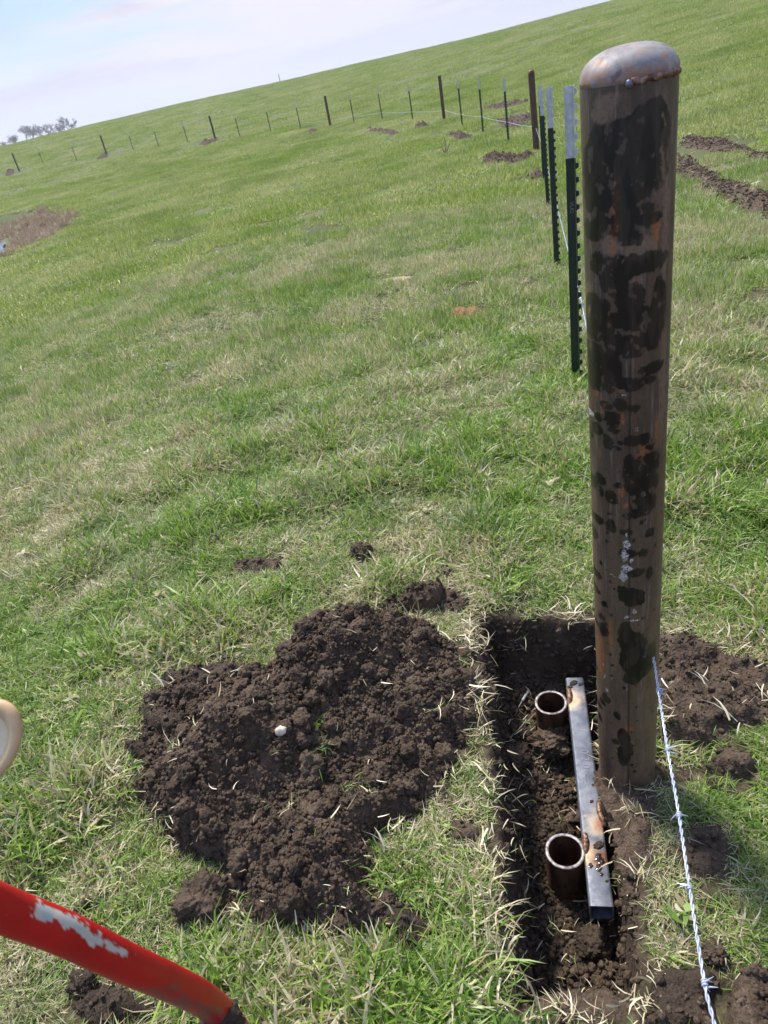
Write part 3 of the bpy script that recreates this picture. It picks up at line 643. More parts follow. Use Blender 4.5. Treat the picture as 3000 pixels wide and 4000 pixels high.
tag(scatter('grass_sprigs', q, np.c_[rng.normal(0, .5, n), rng.normal(0, .5, n), rng.uniform(0, 6.28, n)], np.full((n, 3), .62), rng.integers(7, 14, n), TC, 14), 'green sprigs of grass caught in the soil of the mound', 'grass', kind='stuff')
WT = hidden_coll('weedtuft', [join([blades(11, .012, (.018, .036), (.006, .011), .8, 70, 3)]) for i in range(5)], M['grass'])
x = rng.uniform(-2.2, 1.6, 420); y = rng.uniform(.6, 4., 420); k = (bare_sdf(x, y) < -.06) & (fbm(x/.4, y/.4, 2) > .0); x, y = x[k], y[k]; n = len(x)
tag(scatter('broadleaf_weeds', np.c_[x, y, G(x, y)+.012], np.c_[rng.normal(0, .15, n), rng.normal(0, .15, n), rng.uniform(0, 6.28, n)], rng.uniform(.8, 1.6, n)[:, None]*np.ones(3), rng.integers(0, 5, n), WT, 5), 'low broadleaf weeds dotted through the near grass', 'weeds', kind='stuff')
# rank tufts right of the big post
q = np.array([at(a+rng.normal(0, 25), b+rng.normal(0, 18), -.02) for a, b in [(2680, 1420), (2740, 1400), (2620, 1500), (2700, 1500), (2900, 1690), (2960, 1720), (2650, 1950), (2600, 2020), (2950, 2050), (2900, 1400)] for _ in range(6)]); n = len(q); q[:, 2] = G(q[:, 0], q[:, 1])
tag(scatter('tall_grass', q, np.c_[rng.normal(0, .15, n), rng.normal(0, .15, n), rng.uniform(0, 6.28, n)], rng.uniform(1.1, 1.7, n)[:, None]*np.array([1, 1, 1.15]), rng.integers(0, 7, n), TC, 14), 'rank taller tufts of green grass right of the big post', 'grass', kind='stuff')
# straw on the soil, the pit edges and floor
q1 = C_m[rng.integers(0, len(C_m), 130)]; q1 = q1[sdf(MOUND, q1[:, 0], q1[:, 1]) > -.02]
q2 = pv[rng.integers(0, len(pv), 300)]
x, y, d = in_poly(PIT, 9000, .08); k = (d > -.04) & (d < .02) & (fbm(x/.09, y/.09, 2) > .0); x, y = x[k][:330], y[k][:330]; q3 = np.c_[x, y, surf_z(x, y)+.003]
x, y, d = in_poly(SOILR, 700); k = d > 0; x, y = x[k][:26], y[k][:26]; q4 = np.c_[x, y, G(x, y)+.045]
x, y, d = in_poly(MOUND, 4000, .08); k = np.abs(d) < .025; x, y = x[k][:150], y[k][:150]; q5 = np.c_[x, y, mound_z(x, y)+.006]
q6 = []
for o in [w for w in SC.objects if w.name.startswith('bare_soil')]:
    c = patch_sampler(o); c = c[c[:, 2] > G(c[:, 0].astype(float), c[:, 1].astype(float))+.01]
    if len(c): q6.append(c[rng.integers(0, len(c), max(4, len(c)//45))])
q6 = np.vstack(q6); q6 = q6[np.hypot(q6[:, 0], q6[:, 1]) < 24]
q = np.vstack([q1, q2, q3, q4, q5, q6]); n = len(q); s = rng.uniform(.6, 1.5, n)
s[n-len(q6):] *= 2.4; sidx = rng.integers(0, 7, n); n3 = len(q1)+len(q2); sidx[n3:n3+len(q3)] = rng.integers(0, 12, len(q3)); sidx[:len(q1)+len(q2)] = np.where(rng.uniform(0, 1, len(q1)+len(q2)) < .93, rng.integers(0, 6, len(q1)+len(q2)), 9)
for nm, sl, lab in (('straw', slice(0, n), 'short bits of pale straw and root lying on the soil and pit edges'),):
    q = q[sl]; n = len(q); s = s[sl]
    tag(scatter(nm, q+[0, 0, .002], np.c_[rng.normal(0, .35, n), rng.normal(0, .35, n), rng.uniform(0, 6.28, n)], np.c_[s, s, s], sidx, TS, 12), lab, 'straw', kind='stuff')
# reeds on the pond bank
TR = hidden_coll('reedtuft', [join([blades(160, .18, (.15, .42), (.006, .012), .45, 55, 3)]) for i in range(6)], M['reed'])
x, y, d = in_poly(PONDB, 3500, .5); dp = sdf([p[:2] for p in PW], x, y); k = (d > -.25) & (dp < -.25) & (np.hypot(x, y) < 34); x, y = x[k], y[k]; n = len(x); s = rng.uniform(.7, 1.25, n)*(1-.3*(fbm(x/1., y/1., 2) > 0))
tag(scatter('dead_reeds', np.c_[x, y, G(x, y)-.01], np.c_[rng.normal(0, .2, n), rng.normal(0, .2, n), rng.uniform(0, 6.28, n)], np.c_[s, s, s], rng.integers(0, 6, n), TR, 6), 'matted brown dead reeds on the bank of the small pond', 'dead reeds', kind='stuff')
print('reeds', n)

# ------------------------------------------------------------------ big post with welded beam and pipe stubs
PR = .0635; ZT = 1.425; TA = math.atan2(-POST[1], -POST[0])      # TA: angle that faces the photographer
root = empty('steel_post', (POST[0], POST[1], 0)); tag(root, 'big stained steel pipe post with domed cap, welded to the beam in the pit', 'pipe post')
def on_post(px, py):
    r = ray(px, py); a = r[0]**2+r[1]**2; b = -2*(r[0]*POST[0]+r[1]*POST[1]); c = POST[0]**2+POST[1]**2-PR**2
    D = b*b-4*a*c
    if D < 0: return None
    t = (-b-math.sqrt(D))/(2*a); p = r*t; return (math.atan2(p[1]-POST[1], p[0]-POST[0])-TA+math.pi) % (2*math.pi)-math.pi, H+p[2], t
def post_mesh():
    na, nz = 300, 900; z = np.linspace(-.45, ZT, nz); a = np.linspace(-np.pi, np.pi, na, endpoint=False)
    A, Z = np.meshgrid(a, z)
    rr = PR*(1+.0025*fbm(A*2, Z*8, 3))
    V = np.c_[(rr*np.cos(A+TA)).ravel(), (rr*np.sin(A+TA)).ravel(), Z.ravel()]
    I = np.arange(na*nz).reshape(nz, na); J = np.roll(I, -1, 1); F = np.c_[I[:-1].ravel(), J[:-1].ravel(), J[1:].ravel(), I[1:].ravel()]
    S = A*PR
    def field(bl, nzk=.0035):
        wxs = fbm(S/.007, Z/.007, 3)*nzk*.45+fbm(S/.014, Z/.014, 3)*nzk*.6+fbm(S/.035, Z/.035, 2)*nzk*.7; wzs = fbm(S/.012+50, Z/.012, 3)*nzk+fbm(S/.04+9, Z/.04, 2)*nzk*.8; best = np.full(A.shape, -9.)
        for (px, py, rx, ry) in bl:
            c = on_post(px, py)
            if c is None: continue
            u = on_post(px, py-ry); l = on_post(px-rx*.5, py) or on_post(px+rx*.5, py); s0 = c[0]*PR
            k_ = .86 if rx > 24 else .97; rx *= k_; ry *= k_; rz = (abs(u[1]-c[1])*k_ if u else ry*1.1*c[2]); rs = max(abs(l[0]-c[0])*PR*2*k_, rx*1.2*.0005) if l else .02
            m = (np.abs(Z-c[1]) < rz*1.6+.02)
            dz = (Z[m]+wzs[m]-c[1])/rz; ds = (S[m]+wxs[m]-s0)/rs
            best[m] = np.maximum(best[m], (1-np.sqrt(dz*dz+ds*ds))*min(rz, rs))
        return best
    dark = [(2350, 640, 55, 210), (2450, 620, 95, 190), (2530, 530, 75, 150), (2300, 700, 30, 160), (2560, 470, 45, 110), (2575, 560, 35, 110), (2400, 700, 110, 150), (2480, 690, 100, 120), (2410, 850, 60, 90), (2390, 760, 60, 60), (2535, 855, 45, 35), (2470, 930, 38, 40), (2537, 810, 25, 22),
            (2331, 1015, 27, 38), (2540, 1020, 60, 45), (2404, 1040, 60, 42), (2310, 895, 40, 55), (2330, 1040, 30, 42), (2511, 1027, 90, 52), (2409, 1080, 62, 100), (2324, 1240, 56, 115), (2575, 1200, 30, 150), (2553, 1285, 40, 75), (2463, 1240, 72, 62), (2463, 1160, 40, 70),
            (2397, 1358, 36, 75), (2463, 1358, 50, 60), (2318, 1430, 46, 110), (2298, 1560, 26, 110), (2541, 1346, 30, 25), (2547, 1440, 50, 30), (2366, 1448, 28, 25), (2457, 1497, 58, 38), (2523, 1490, 42, 20), (2385, 1527, 13, 12), (2366, 1581, 20, 20), (2421, 1581, 25, 27), (2475, 1593, 20, 18),
            (2385, 1635, 33, 37), (2336, 1632, 15, 15), (2330, 1677, 26, 29), (2308, 1695, 12, 12), (2397, 1677, 20, 12), (2372, 1725, 18, 29), (2493, 1720, 50, 27), (2538, 1744, 17, 15), (2397, 1750, 30, 13), (2420, 1725, 9, 8), (2303, 1780, 15, 20), (2517, 1830, 62, 50), (2517, 1895, 60, 60), (2520, 1970, 52, 52), (2540, 1800, 42, 40), (2460, 1850, 22, 80), (2342, 1870, 22, 22), (2315, 1876, 18, 27), (2345, 1919, 12, 22),
            (2412, 1898, 14, 12), (2388, 1943, 22, 28), (2330, 2021, 22, 18), (2469, 2015, 34, 17), (2379, 2009, 10, 9), (2395, 2000, 7, 6), (2385, 2057, 18, 26), (2318, 2072, 15, 25), (2445, 2081, 23, 13), (2538, 2081, 16, 22), (2328, 2236, 13, 18), (2487, 2236, 32, 22), (2538, 2236, 15, 25), (2450, 2160, 30, 22), (2510, 2160, 26, 16), (2328, 2298, 11, 13), (2465, 2330, 50, 36), (2480, 2350, 40, 26), (2432, 2305, 18, 18), (2360, 2359, 13, 13), (2350, 2410, 13, 13), (2328, 2420, 7, 10), (2387, 2401, 7, 7),
            (2357, 2460, 18, 26), (2350, 2440, 9, 10), (2444, 2490, 32, 72), (2480, 2530, 52, 70), (2455, 2580, 38, 70), (2500, 2610, 50, 50), (2545, 2560, 22, 55), (2470, 2650, 40, 28), (2368, 2728, 17, 17), (2352, 2738, 12, 12), (2339, 2746, 8, 14), (2411, 2795, 15, 15), (2344, 2800, 7, 14), (2436, 2880, 24, 36), (2436, 2950, 28, 52), (2405, 2898, 18, 12), (2456, 2930, 20, 40), (2330, 2600, 5, 6), (2392, 2600, 7, 6), (2388, 2640, 8, 9)]
    r2 = np.random.default_rng(11)
    for i in range(90):                              # drips round the back, which the photograph cannot show
        dark.append(None)
    dk = field([b for b in dark if b])
    back = np.abs(A) > 1.65; dk = np.where(back, (fbm(S/.05, Z/.09, 4)-.22)*.05, dk)
    for i in range(70):
        pz_ = r2.uniform(.0, .95); ps = r2.uniform(-.09, .09); rs = r2.uniform(.0012, .0045)
        dk = np.maximum(dk, rs-np.hypot(S-ps, (Z-pz_)/1.2)+fbm(S/.005, Z/.005, 2)*.0007)
    dark_m = sst(-.0006, .0009, dk)*(.80+.20*sst(-.1, .25, fbm(S/.02, Z/.06, 3)))*(1-.85*sst(.40, .50, fbm(S/.016+7, Z/.022, 3)*(Z > .75)))
    rust = sst(.0, .006, field([(2395, 830, 9, 60), (2405, 760, 12, 40), (2420, 700, 12, 28), (2400, 885, 14, 50), (2392, 960, 7, 50), (2425, 1262, 30, 8), (2340, 1460, 9, 45), (2332, 1530, 8, 40), (2425, 1530, 14, 12), (2350, 1590, 7, 60), (2520, 1755, 26, 20), (2505, 1780, 18, 12), (2428, 1925, 10, 30), (2440, 1970, 12, 12), (2455, 2850, 26, 16), (2450, 2690, 12, 12), (2346, 1780, 6, 40), (2560, 900, 12, 60), (2565, 1680, 9, 70), (2325, 2480, 10, 90), (2345, 2560, 14, 90), (2385, 2480, 12, 70), (2430, 1640, 12, 30)], .004)+.0015)
    tan = sst(.0, .006, field([(2365, 400, 42, 45), (2350, 445, 32, 55), (2600, 470, 12, 120), (2600, 900, 14, 300), (2590, 640, 14, 140), (2590, 1500, 14, 300), (2300, 1150, 14, 60), (2305, 1230, 14, 30), (2500, 960, 50, 60), (2380, 960, 30, 40), (2470, 1100, 36, 40)], .006)+.002)
    dark_m = dark_m*(1-.9*sst(.0, .004, field([(2370, 400, 40, 42), (2345, 450, 30, 50), (2590, 640, 10, 120)], .007)))
    white = sst(.0, .0012, field([(2447, 2130, 12, 20), (2440, 2170, 10, 26), (2450, 2220, 16, 16), (2437, 2250, 9, 26), (2465, 2190, 8, 9), (2475, 2425, 24, 5), (2450, 2410, 12, 5), (2355, 2590, 3, 9), (2362, 2640, 4, 16), (2368, 2690, 5, 12), (2390, 2650, 3, 14), (2447, 2090, 6, 14), (2395, 2250, 22, 3), (2425, 2255, 8, 5), (2440, 1545, 8, 6), (2490, 1683, 5, 6), (2477, 2390, 8, 8), (2305, 1610, 8, 16)], .0035)-.0002)
    return mesh_np('post', V, F, True, {'m1': np.c_[dark_m.ravel(), rust.ravel(), tan.ravel()], 'm2': np.c_[white.ravel(), sst(.0028, .0008, np.abs(S-.0035)+.0004*fbm(S/.01, Z/.03, 2)).ravel()*(np.clip(1.12-Z, 0, .1)*10).ravel(), A.ravel()*0]})
m, t, o_ = new_mat('stained_steel'); p = objco(t)
mpn = N(t, 'ShaderNodeMapping', inp={'Scale': (1, 1, .22)}); L(t, p, mpn.inputs[0]); ps = mpn.outputs[0]
mp2 = N(t, 'ShaderNodeMapping', inp={'Scale': (1, 1, .05)}); L(t, p, mp2.inputs[0])
base = ramp(t, noise(t, ps, 26, 7, .7, .6), [(.30, (.018, .014, .012)), (.45, (.042, .031, .024)), (.56, (.070, .053, .042)), (.72, (.13, .105, .09))])
base = mix(t, ramp(t, noise(t, mp2.outputs[0], 70, 5, .7), [(.48, 0.), (.68, .7)]), base, (.17, .085, .042))
base = mix(t, ramp(t, noise(t, p, 9, 5, .6), [(.44, 0.), (.62, .65)]), base, (.062, .055, .052))
sx = N(t, 'ShaderNodeSeparateColor'); L(t, attr(t, 'm1', 'Color'), sx.inputs[0]); sy = N(t, 'ShaderNodeSeparateColor'); L(t, attr(t, 'm2', 'Color'), sy.inputs[0])
sz = N(t, 'ShaderNodeSeparateXYZ'); L(t, p, sz.inputs[0])
lowr = ramp(t, sz.outputs[2], [(.35, 1.), (1., .25)]); lowr = math_(t, 'MULTIPLY', lowr, ramp(t, noise(t, ps, 14, 4, .6), [(.30, .35), (.52, 1.)]))
base = mix(t, lowr, base, mix(t, noise(t, ps, 40, 5, .7), (.075, .048, .028), (.25, .165, .10)))
c = mix(t, sx.outputs[2], base, mix(t, noise(t, p, 120, 4, .7), (.10, .065, .045), (.26, .17, .115)))
c = mix(t, math_(t, 'MULTIPLY', sx.outputs[1], ramp(t, noise(t, p, 160, 4, .7), [(.35, .2), (.6, 1.)])), c, (.34, .125, .035))
c = mix(t, math_(t, 'MULTIPLY', ramp(t, noise(t, p, 210, 4, .75), [(.56, 0.), (.64, 1.)]), .55), c, (.020, .015, .012))
c = mix(t, math_(t, 'MULTIPLY', ramp(t, noise(t, mp2.outputs[0], 150, 4, .7), [(.56, 0.), (.66, 1.)]), .5), c, (.24, .20, .17))
c = mix(t, sx.outputs[0], c, mix(t, noise(t, mp2.outputs[0], 60, 3), (.006, .0055, .005), (.015, .0125, .0105)))
c = mix(t, math_(t, 'MULTIPLY', sy.outputs[1], .75), c, (.012, .012, .014))
c = mix(t, math_(t, 'MULTIPLY', sy.outputs[0], ramp(t, noise(t, p, 240, 3, .7), [(.42, .0), (.55, 1.)])), c, (.62, .62, .60))
rg = math_(t, 'MULTIPLY_ADD', sx.outputs[0], -.12, math_(t, 'MULTIPLY_ADD', noise(t, p, 60, 4), .35, .30))
pbsdf(t, o_, c, rg, .25, .5, bump(t, math_(t, 'ADD', noise(t, ps, 90, 6, .7), math_(t, 'MULTIPLY', sx.outputs[0], .15)), .22, .002)); M['steel'] = m
pm = obj('post_pipe', post_mesh(), M['steel'], root); pm['label'] = 'stained brown and black steel pipe'
# cap
m, t, o_ = new_mat('cap_steel'); p = objco(t)
c = ramp(t, noise(t, p, 22, 5, .6, .5), [(.32, (.13, .12, .13)), (.48, (.22, .205, .205)), (.66, (.33, .31, .29))])
c = mix(t, ramp(t, noise(t, p, 30, 5, .7, .4), [(.54, 0.), (.66, .6)]), c, (.46, .19, .06))
c = mix(t, ramp(t, noise(t, p, 34, 3, .6, .5), [(.60, 0.), (.68, .7)]), c, (.10, .05, .045))
sc_ = N(t, 'ShaderNodeSeparateXYZ'); L(t, p, sc_.inputs[0])
rim_ = math_(t, 'MULTIPLY', ramp(t, math_(t, 'SUBTRACT', sc_.outputs[2], ZT), [(.004, 1.), (.030, 0.)]), ramp(t, noise(t, p, 32, 5, .7), [(.42, .0), (.58, .85)]))
c = mix(t, rim_, c, (.30, .12, .04))
pbsdf(t, o_, c, ramp(t, noise(t, p, 50, 4), [(.3, .52), (.7, .78)]), .12, .45, bump(t, noise(t, p, 120, 5), .25, .0015)); M['cap'] = m
na, nr = 96, 24; A = np.linspace(0, 2*np.pi, na, endpoint=False); th = np.linspace(0, np.pi/2, nr)
V = []; F = []
for i, q in enumerate(th):
    rr = (PR+.0006)*np.cos(q)**.82; zz = ZT+.003+.038*np.sin(q)**.95
    V.append(np.c_[rr*np.cos(A), rr*np.sin(A), np.full(na, zz)])
V.append(np.c_[(PR-.003)*np.cos(A), (PR-.003)*np.sin(A), np.full(na, ZT-.004)])
V = np.vstack(V); I = np.arange(na*(nr+1)).reshape(nr+1, na); J = np.roll(I, -1, 1)
F = np.c_[I[:nr-1].ravel(), J[:nr-1].ravel(), J[1:nr].ravel(), I[1:nr].ravel()]; F = np.vstack([F, np.c_[I[nr].ravel(), J[nr].ravel(), J[0].ravel(), I[0].ravel()]])
V[:, 2] += .0; cap = obj('cap', mesh_np('cap', V, F), M['cap'], root); cap['label'] = 'domed grey cap with orange rust'
def bead(P, r, name, mat, parent, n=12, wob=.3, seed=0):
    P = spline(P, len(P)*14); s = np.linspace(0, 1, len(P)); rr = r*(1+wob*vnoise(s*len(P)*.11+seed, s*0+.5))*np.minimum(1, np.minimum(s, 1-s)*18+.35)
    V, F = tube_np(P, rr, n); 
    V = V+np.c_[fbm(V[:, 0]/.006, V[:, 1]/.006, 2, z=V[:, 2]/.006)]*r*.22
    mb = MB(); mb.add(V, F); return mb.build(name, mat, parent)
M['weld'] = None
m, t, o_ = new_mat('weld_bead'); p = objco(t)
pbsdf(t, o_, ramp(t, noise(t, p, 70, 4, .6), [(.35, (.07, .035, .022)), (.5, (.19, .095, .055)), (.66, (.32, .24, .19))]), .5, .4, .5, bump(t, noise(t, p, 260, 4), .4, .001)); M['weld'] = m
pts = []
for i, a in enumerate(np.linspace(.02, 1.30, 15)):
    pts.append((math.cos(TA+a)*(PR+.0012), math.sin(TA+a)*(PR+.0012), ZT+.001+.0009*math.sin(i*1.9)))
bead(pts, .0040, 'weld', M['weld'], root, wob=.10)
mb = MB(); bm_ = clod_mesh('b', .0056, 3, 2, .05); q = pts[0]
wb = obj('weld_drop', bm_, None, root); wb.location = (q[0], q[1], q[2]-.002); m, t, o_ = new_mat('weld_drop'); pbsdf(t, o_, (.16, .17, .21), .35, .6); wb.data.materials.append(m)

# beam (square tube), open near end
BT = -.150; b0 = at(2350, 3540, BT); b1 = at(2244, 2647, BT); BW = .0535
bd = Vector(b1-b0); bl = bd.length; bd.normalize(); bs = Vector((bd.y, -bd.x, 0)).normalized()   # bs: to the right
def beam_mesh():
    w = BW/2; rd = .006; th_ = .0042; prof = []
    for cx_, cy_, a0 in ((w-rd, -rd, 0), (-w+rd, -rd, 90), (-w+rd, -BW+rd, 180), (w-rd, -BW+rd, 270)):
        for k in range(5): a = R(a0+k*22.5); prof.append((cx_+rd*math.cos(a), cy_+rd*math.sin(a)))
    inner = [(x*(w-th_)/w, -BW/2+(y+BW/2)*(w-th_)/w) for x, y in prof]
    n = len(prof); NS = 60; V = []; F = []
    for ring_ in (prof, inner):
        for i in range(NS+1):
            for x, y in ring_: V.append(tuple(Vector(b0)+bd*(bl*i/NS)+bs*x+Vector((0, 0, y))-Vector((POST[0], POST[1], 0))))
    off = (NS+1)*n
    for i in range(NS):
        for j in range(n):
            k = (j+1) % n; F.append((i*n+j, i*n+k, (i+1)*n+k, (i+1)*n+j)); F.append((off+i*n+k, off+i*n+j, off+(i+1)*n+j, off+(i+1)*n+k))
    for e in (0, NS):
        for j in range(n):
            k = (j+1) % n; q = (e*n+j, off+e*n+j, off+e*n+k, e*n+k); F.append(q if e == 0 else q[::-1])
    me = bpy.data.meshes.new('beam'); me.from_pydata(V, [], F); me.polygons.foreach_set('use_smooth', [True]*len(F)); me.set_sharp_from_angle(angle=R(35)); return me
m, t, o_ = new_mat('mill_steel'); p = objco(t)
c = ramp(t, noise(t, p, 20, 6, .6, .4), [(.3, (.050, .056, .074)), (.5, (.095, .105, .135)), (.7, (.17, .175, .20))])
v = N(t, 'ShaderNodeTexVoronoi', inp={'Scale': 130.}); L(t, p, v.inputs['Vector'])
c = mix(t, math_(t, 'MULTIPLY', ramp(t, v.outputs[0], [(.10, 1.), (.20, 0.)]), ramp(t, noise(t, p, 18, 3), [(.5, 0.), (.56, 1.)])), c, (.02, .018, .018))
hz = N(t, 'ShaderNodeVectorMath', operation='DISTANCE')
def near_pt(P_, r0, r1):
    h_ = N(t, 'ShaderNodeVectorMath', operation='DISTANCE'); L(t, p, h_.inputs[0]); h_.inputs[1].default_value = P_
    w_ = math_(t, 'MULTIPLY_ADD', noise(t, p, 45, 4, .6), .05, -.025)
    return ramp(t, math_(t, 'DIVIDE', math_(t, 'ADD', h_.outputs['Value'], w_), .12), [(r0/.12, 1.), (r1/.12, 0.)])
p1c = at(2152, 2745, BT); p2c = at(2207, 3325, BT)
def bpt(y, s, dz=0.): 
    k_ = (y-b0[1])/bd.y; q = Vector(b0)+bd*k_+bs*s; return (q.x-POST[0], q.y-POST[1], BT+dz)
c = mix(t, near_pt(bpt(p1c[1]-.005, -.02), .018, .05), c, (.46, .36, .25)); c = mix(t, near_pt(bpt(p1c[1]-.005, -.028), .010, .026), c, (.42, .17, .07))
c = mix(t, near_pt(bpt(1.04, .02), .02, .045), c, (.34, .28, .21)); c = mix(t, near_pt(bpt(1.04, .03), .012, .03), c, (.28, .13, .07))
c = mix(t, near_pt(bpt(p2c[1]-.02, -.02), .015, .045), c, (.33, .22, .13)); c = mix(t, near_pt(bpt(p2c[1]-.03, .012), .012, .030), c, (.13, .055, .03))
pbsdf(t, o_, c, ramp(t, noise(t, p, 60, 5), [(.3, .40), (.7, .62)]), .25, .4, bump(t, noise(t, p, 150, 5), .2, .001)); M['mill'] = m
beam = obj('cross_beam', beam_mesh(), M['mill'], root); beam['label'] = 'grey square steel tube'
# faint stencil on the beam and small debris
def text_mesh(s, size, M4, mat, parent, name, ext=.0002):
    cu = bpy.data.curves.new('tx', 'FONT'); cu.body = s; cu.size = size; cu.extrude = ext; cu.align_x = 'CENTER'; cu.align_y = 'CENTER'
    to = bpy.data.objects.new('tx', cu); SC.collection.objects.link(to); dg = bpy.context.evaluated_depsgraph_get(); dg.update()
    me = bpy.data.meshes.new_from_object(to.evaluated_get(dg)); bpy.data.objects.remove(to)
    me.transform(M4); return obj(name, me, mat, parent)
m, t, o_ = new_mat('faded_ink'); pbsdf(t, o_, (.135, .135, .20), .5, .3); M['ink'] = m
def on_beam(y, s, ang=0, dz=.0006):
    q = bpt(y, s); X_ = -bd; Z_ = Vector((0, 0, 1)); Y_ = Z_.cross(X_)
    Mx = Matrix(((X_.x, Y_.x, Z_.x, q[0]), (X_.y, Y_.y, Z_.y, q[1]), (X_.z, Y_.z, Z_.z, q[2]+dz), (0, 0, 0, 1))); return Mx
text_mesh('0 2 0', .030, on_beam(1.225, 0.002), M['ink'], root, 'stencil_mark')
# pipe stubs
m, t, o_ = new_mat('rusty_pipe'); p = objco(t)
mpn = N(t, 'ShaderNodeMapping', inp={'Scale': (1, 1, .3)}); L(t, p, mpn.inputs[0])
c = ramp(t, noise(t, mpn.outputs[0], 22, 6, .65), [(.34, (.030, .017, .013)), (.5, (.085, .040, .022)), (.66, (.17, .082, .038))])
v = N(t, 'ShaderNodeTexVoronoi', inp={'Scale': 38.}); L(t, p, v.inputs['Vector']); c = mix(t, ramp(t, v.outputs[0], [(.2, 1.), (.24, 0.)]), c, (.016, .012, .010))
pbsdf(t, o_, c, .6, .15, .4, bump(t, noise(t, p, 90, 6), .3, .002)); M['rpipe'] = m
m, t, o_ = new_mat('cut_steel'); p = objco(t); pbsdf(t, o_, ramp(t, noise(t, p, 60, 5), [(.38, (.10, .065, .05)), (.50, (.26, .235, .235)), (.7, (.42, .40, .39))]), .5, .3, .5, bump(t, noise(t, p, 160, 4), .3, .001)); M['cut'] = m
def stub(c, r, wall, length, lab):
    n = 72; A = np.arange(n)*2*np.pi/n; ro, ri = r, r-wall; V = []; 
    for rr, z in ((ro, -length), (ro, -.001), (ri, -.001), (ri, -length)): V.append(np.c_[rr*np.cos(A), rr*np.sin(A), np.full(n, z)])
    V = np.vstack(V); I = np.arange(4*n).reshape(4, n); J = np.roll(I, -1, 1)
    F = np.vstack([np.c_[I[0], J[0], J[1], I[1]], np.c_[I[2], J[2], J[3], I[3]]])
    o = obj('pipe_stub', mesh_np('pipe_stub', V, F), M['rpipe'], root); o.location = (c[0]-POST[0], c[1]-POST[1], BT+.002); o['label'] = lab
    V = []
    for rr, z in ((ro, -.0012), (ro-.0006, .0), (ri+.0006, .0), (ri, -.0012)): V.append(np.c_[rr*np.cos(A), rr*np.sin(A), np.full(n, z)+.0008*np.sin(A*3+1)])
    V = np.vstack(V); F = np.vstack([np.c_[I[i], J[i], J[i+1], I[i+1]] for i in range(3)])
    k = obj('rim', mesh_np('rim', V, F, False), M['cut'], o); return o
stub(p2c, .0465, .0080, .42, 'nearer open rusty pipe stub'); stub(p1c, .0465, .0075, .42, 'farther open rusty pipe stub')
# welds pipe-to-beam
for yc, sgn, nm in ((p1c[1]-.004, -1, 'w1'), (p2c[1]-.004, -1, 'w2')):
    P = [bpt(yc+dy, sgn*(BW/2-.004)+ex, dz) for dy, ex, dz in ((.030, .002, .002), (.016, .004, .004), (.0, .002, .003), (-.014, .0, -.004), (-.024, -.006, -.018), (-.026, -.01, -.03))]
    bead(P, .0068, 'weld', M['weld'], root, wob=.14)
P = [bpt(1.073+dy, BW/2-.002+ex, dz) for dy, ex, dz in ((.026, .0, .0), (.010, -.003, .004), (-.008, -.003, .004), (-.024, .002, .001), (-.034, .006, -.012))]
bead(P, .0065, 'weld', M['weld'], root, seed=3, wob=.14)
# drops of slag and dirt on the beam
m, t, o_ = new_mat('wet_flux'); pbsdf(t, o_, (.03, .014, .008), .08, 0, .8); M['flux'] = m
def drop(y_, s_, r_, name, mat, ky, kz, dz):
    q = bpt(y_, s_, dz); bm = bmesh.new(); bmesh.ops.create_icosphere(bm, subdivisions=3, radius=r_); kx = 1+.4*random.random(); mb = MB()
    mb.add([((v.co.x*kx+v.co.y*.3)*(1+.25*math.sin(v.co.y*900+y_*50)), v.co.y*ky, v.co.z*kz) for v in bm.verts], [[v.index for v in f.verts] for f in bm.faces]); bm.free()
    o = mb.build(name, mat, root); o.location = q
for dr in ((1.49, -.004, .010), (1.485, .016, .006), (1.475, -.016, .006), (.985, .010, .010), (.90, .018, .003), (1.10, .006, .004)): drop(*dr, 'soil_speck', M['soil_damp'], 1., .35, .001)
for dr in ((.955, .006, .008), (.945, .012, .006), (.935, -.014, .005), (.93, .004, .007), (.915, .008, .004)): drop(*dr, 'flux_drop', M['flux'], 1.4, .25, 0.)

# welding rod stub lying in the pit
q0 = at(2063, 2712, -.215); q1 = at(2028, 2772, -.225)
for q in (q0, q1): q[2] += .012
ro = empty('rod_stub', tuple(q0)); tag(ro, 'short pale grey rod stub with thin dark end, lying in the pit', 'rod stub')
m, t, o_ = new_mat('rod_coating'); pbsdf(t, o_, (.40, .41, .38), .7); mb = MB(); e = q1-q0
mb.tube([(0, 0, 0), e*.3, e*.58], .0042, 14); mb.build('coating', m, ro)
m, t, o_ = new_mat('rod_core'); pbsdf(t, o_, (.10, .11, .13), .4, .7); mb = MB(); mb.tube([e*.57, e*.8, e*1.05], .0022, 10); mb.build('core', m, ro)

# ------------------------------------------------------------------ fence
m, t, o_ = new_mat('post_green'); p = objco(t); pbsdf(t, o_, ramp(t, noise(t, p, 30, 5), [(.35, (.003, .013, .009)), (.65, (.007, .026, .018))]), .38, 0, .5, bump(t, noise(t, p, 200, 4), .15, .001)); M['green'] = m
m, t, o_ = new_mat('post_tip'); p = objco(t); pbsdf(t, o_, ramp(t, noise(t, p, 50, 5), [(.35, (.42, .43, .44)), (.65, (.60, .61, .62))]), .4, .15, .5); M['tip'] = m
def t_section(mb, z0, z1, top=False):
    # stem faces -y (towards the photographer), flange at +x carries the studs
    w, th_, fl = .036, .0035, .034
    mb.box((-.001-w/2+.018, 0, (z0+z1)/2), (w, th_, z1-z0))
    mb.box((.0195, 0, (z0+z1)/2), (th_, fl, z1-z0))
    mb.box((-.0185, -.001, (z0+z1)/2), (.004, th_*2.4, z1-z0))
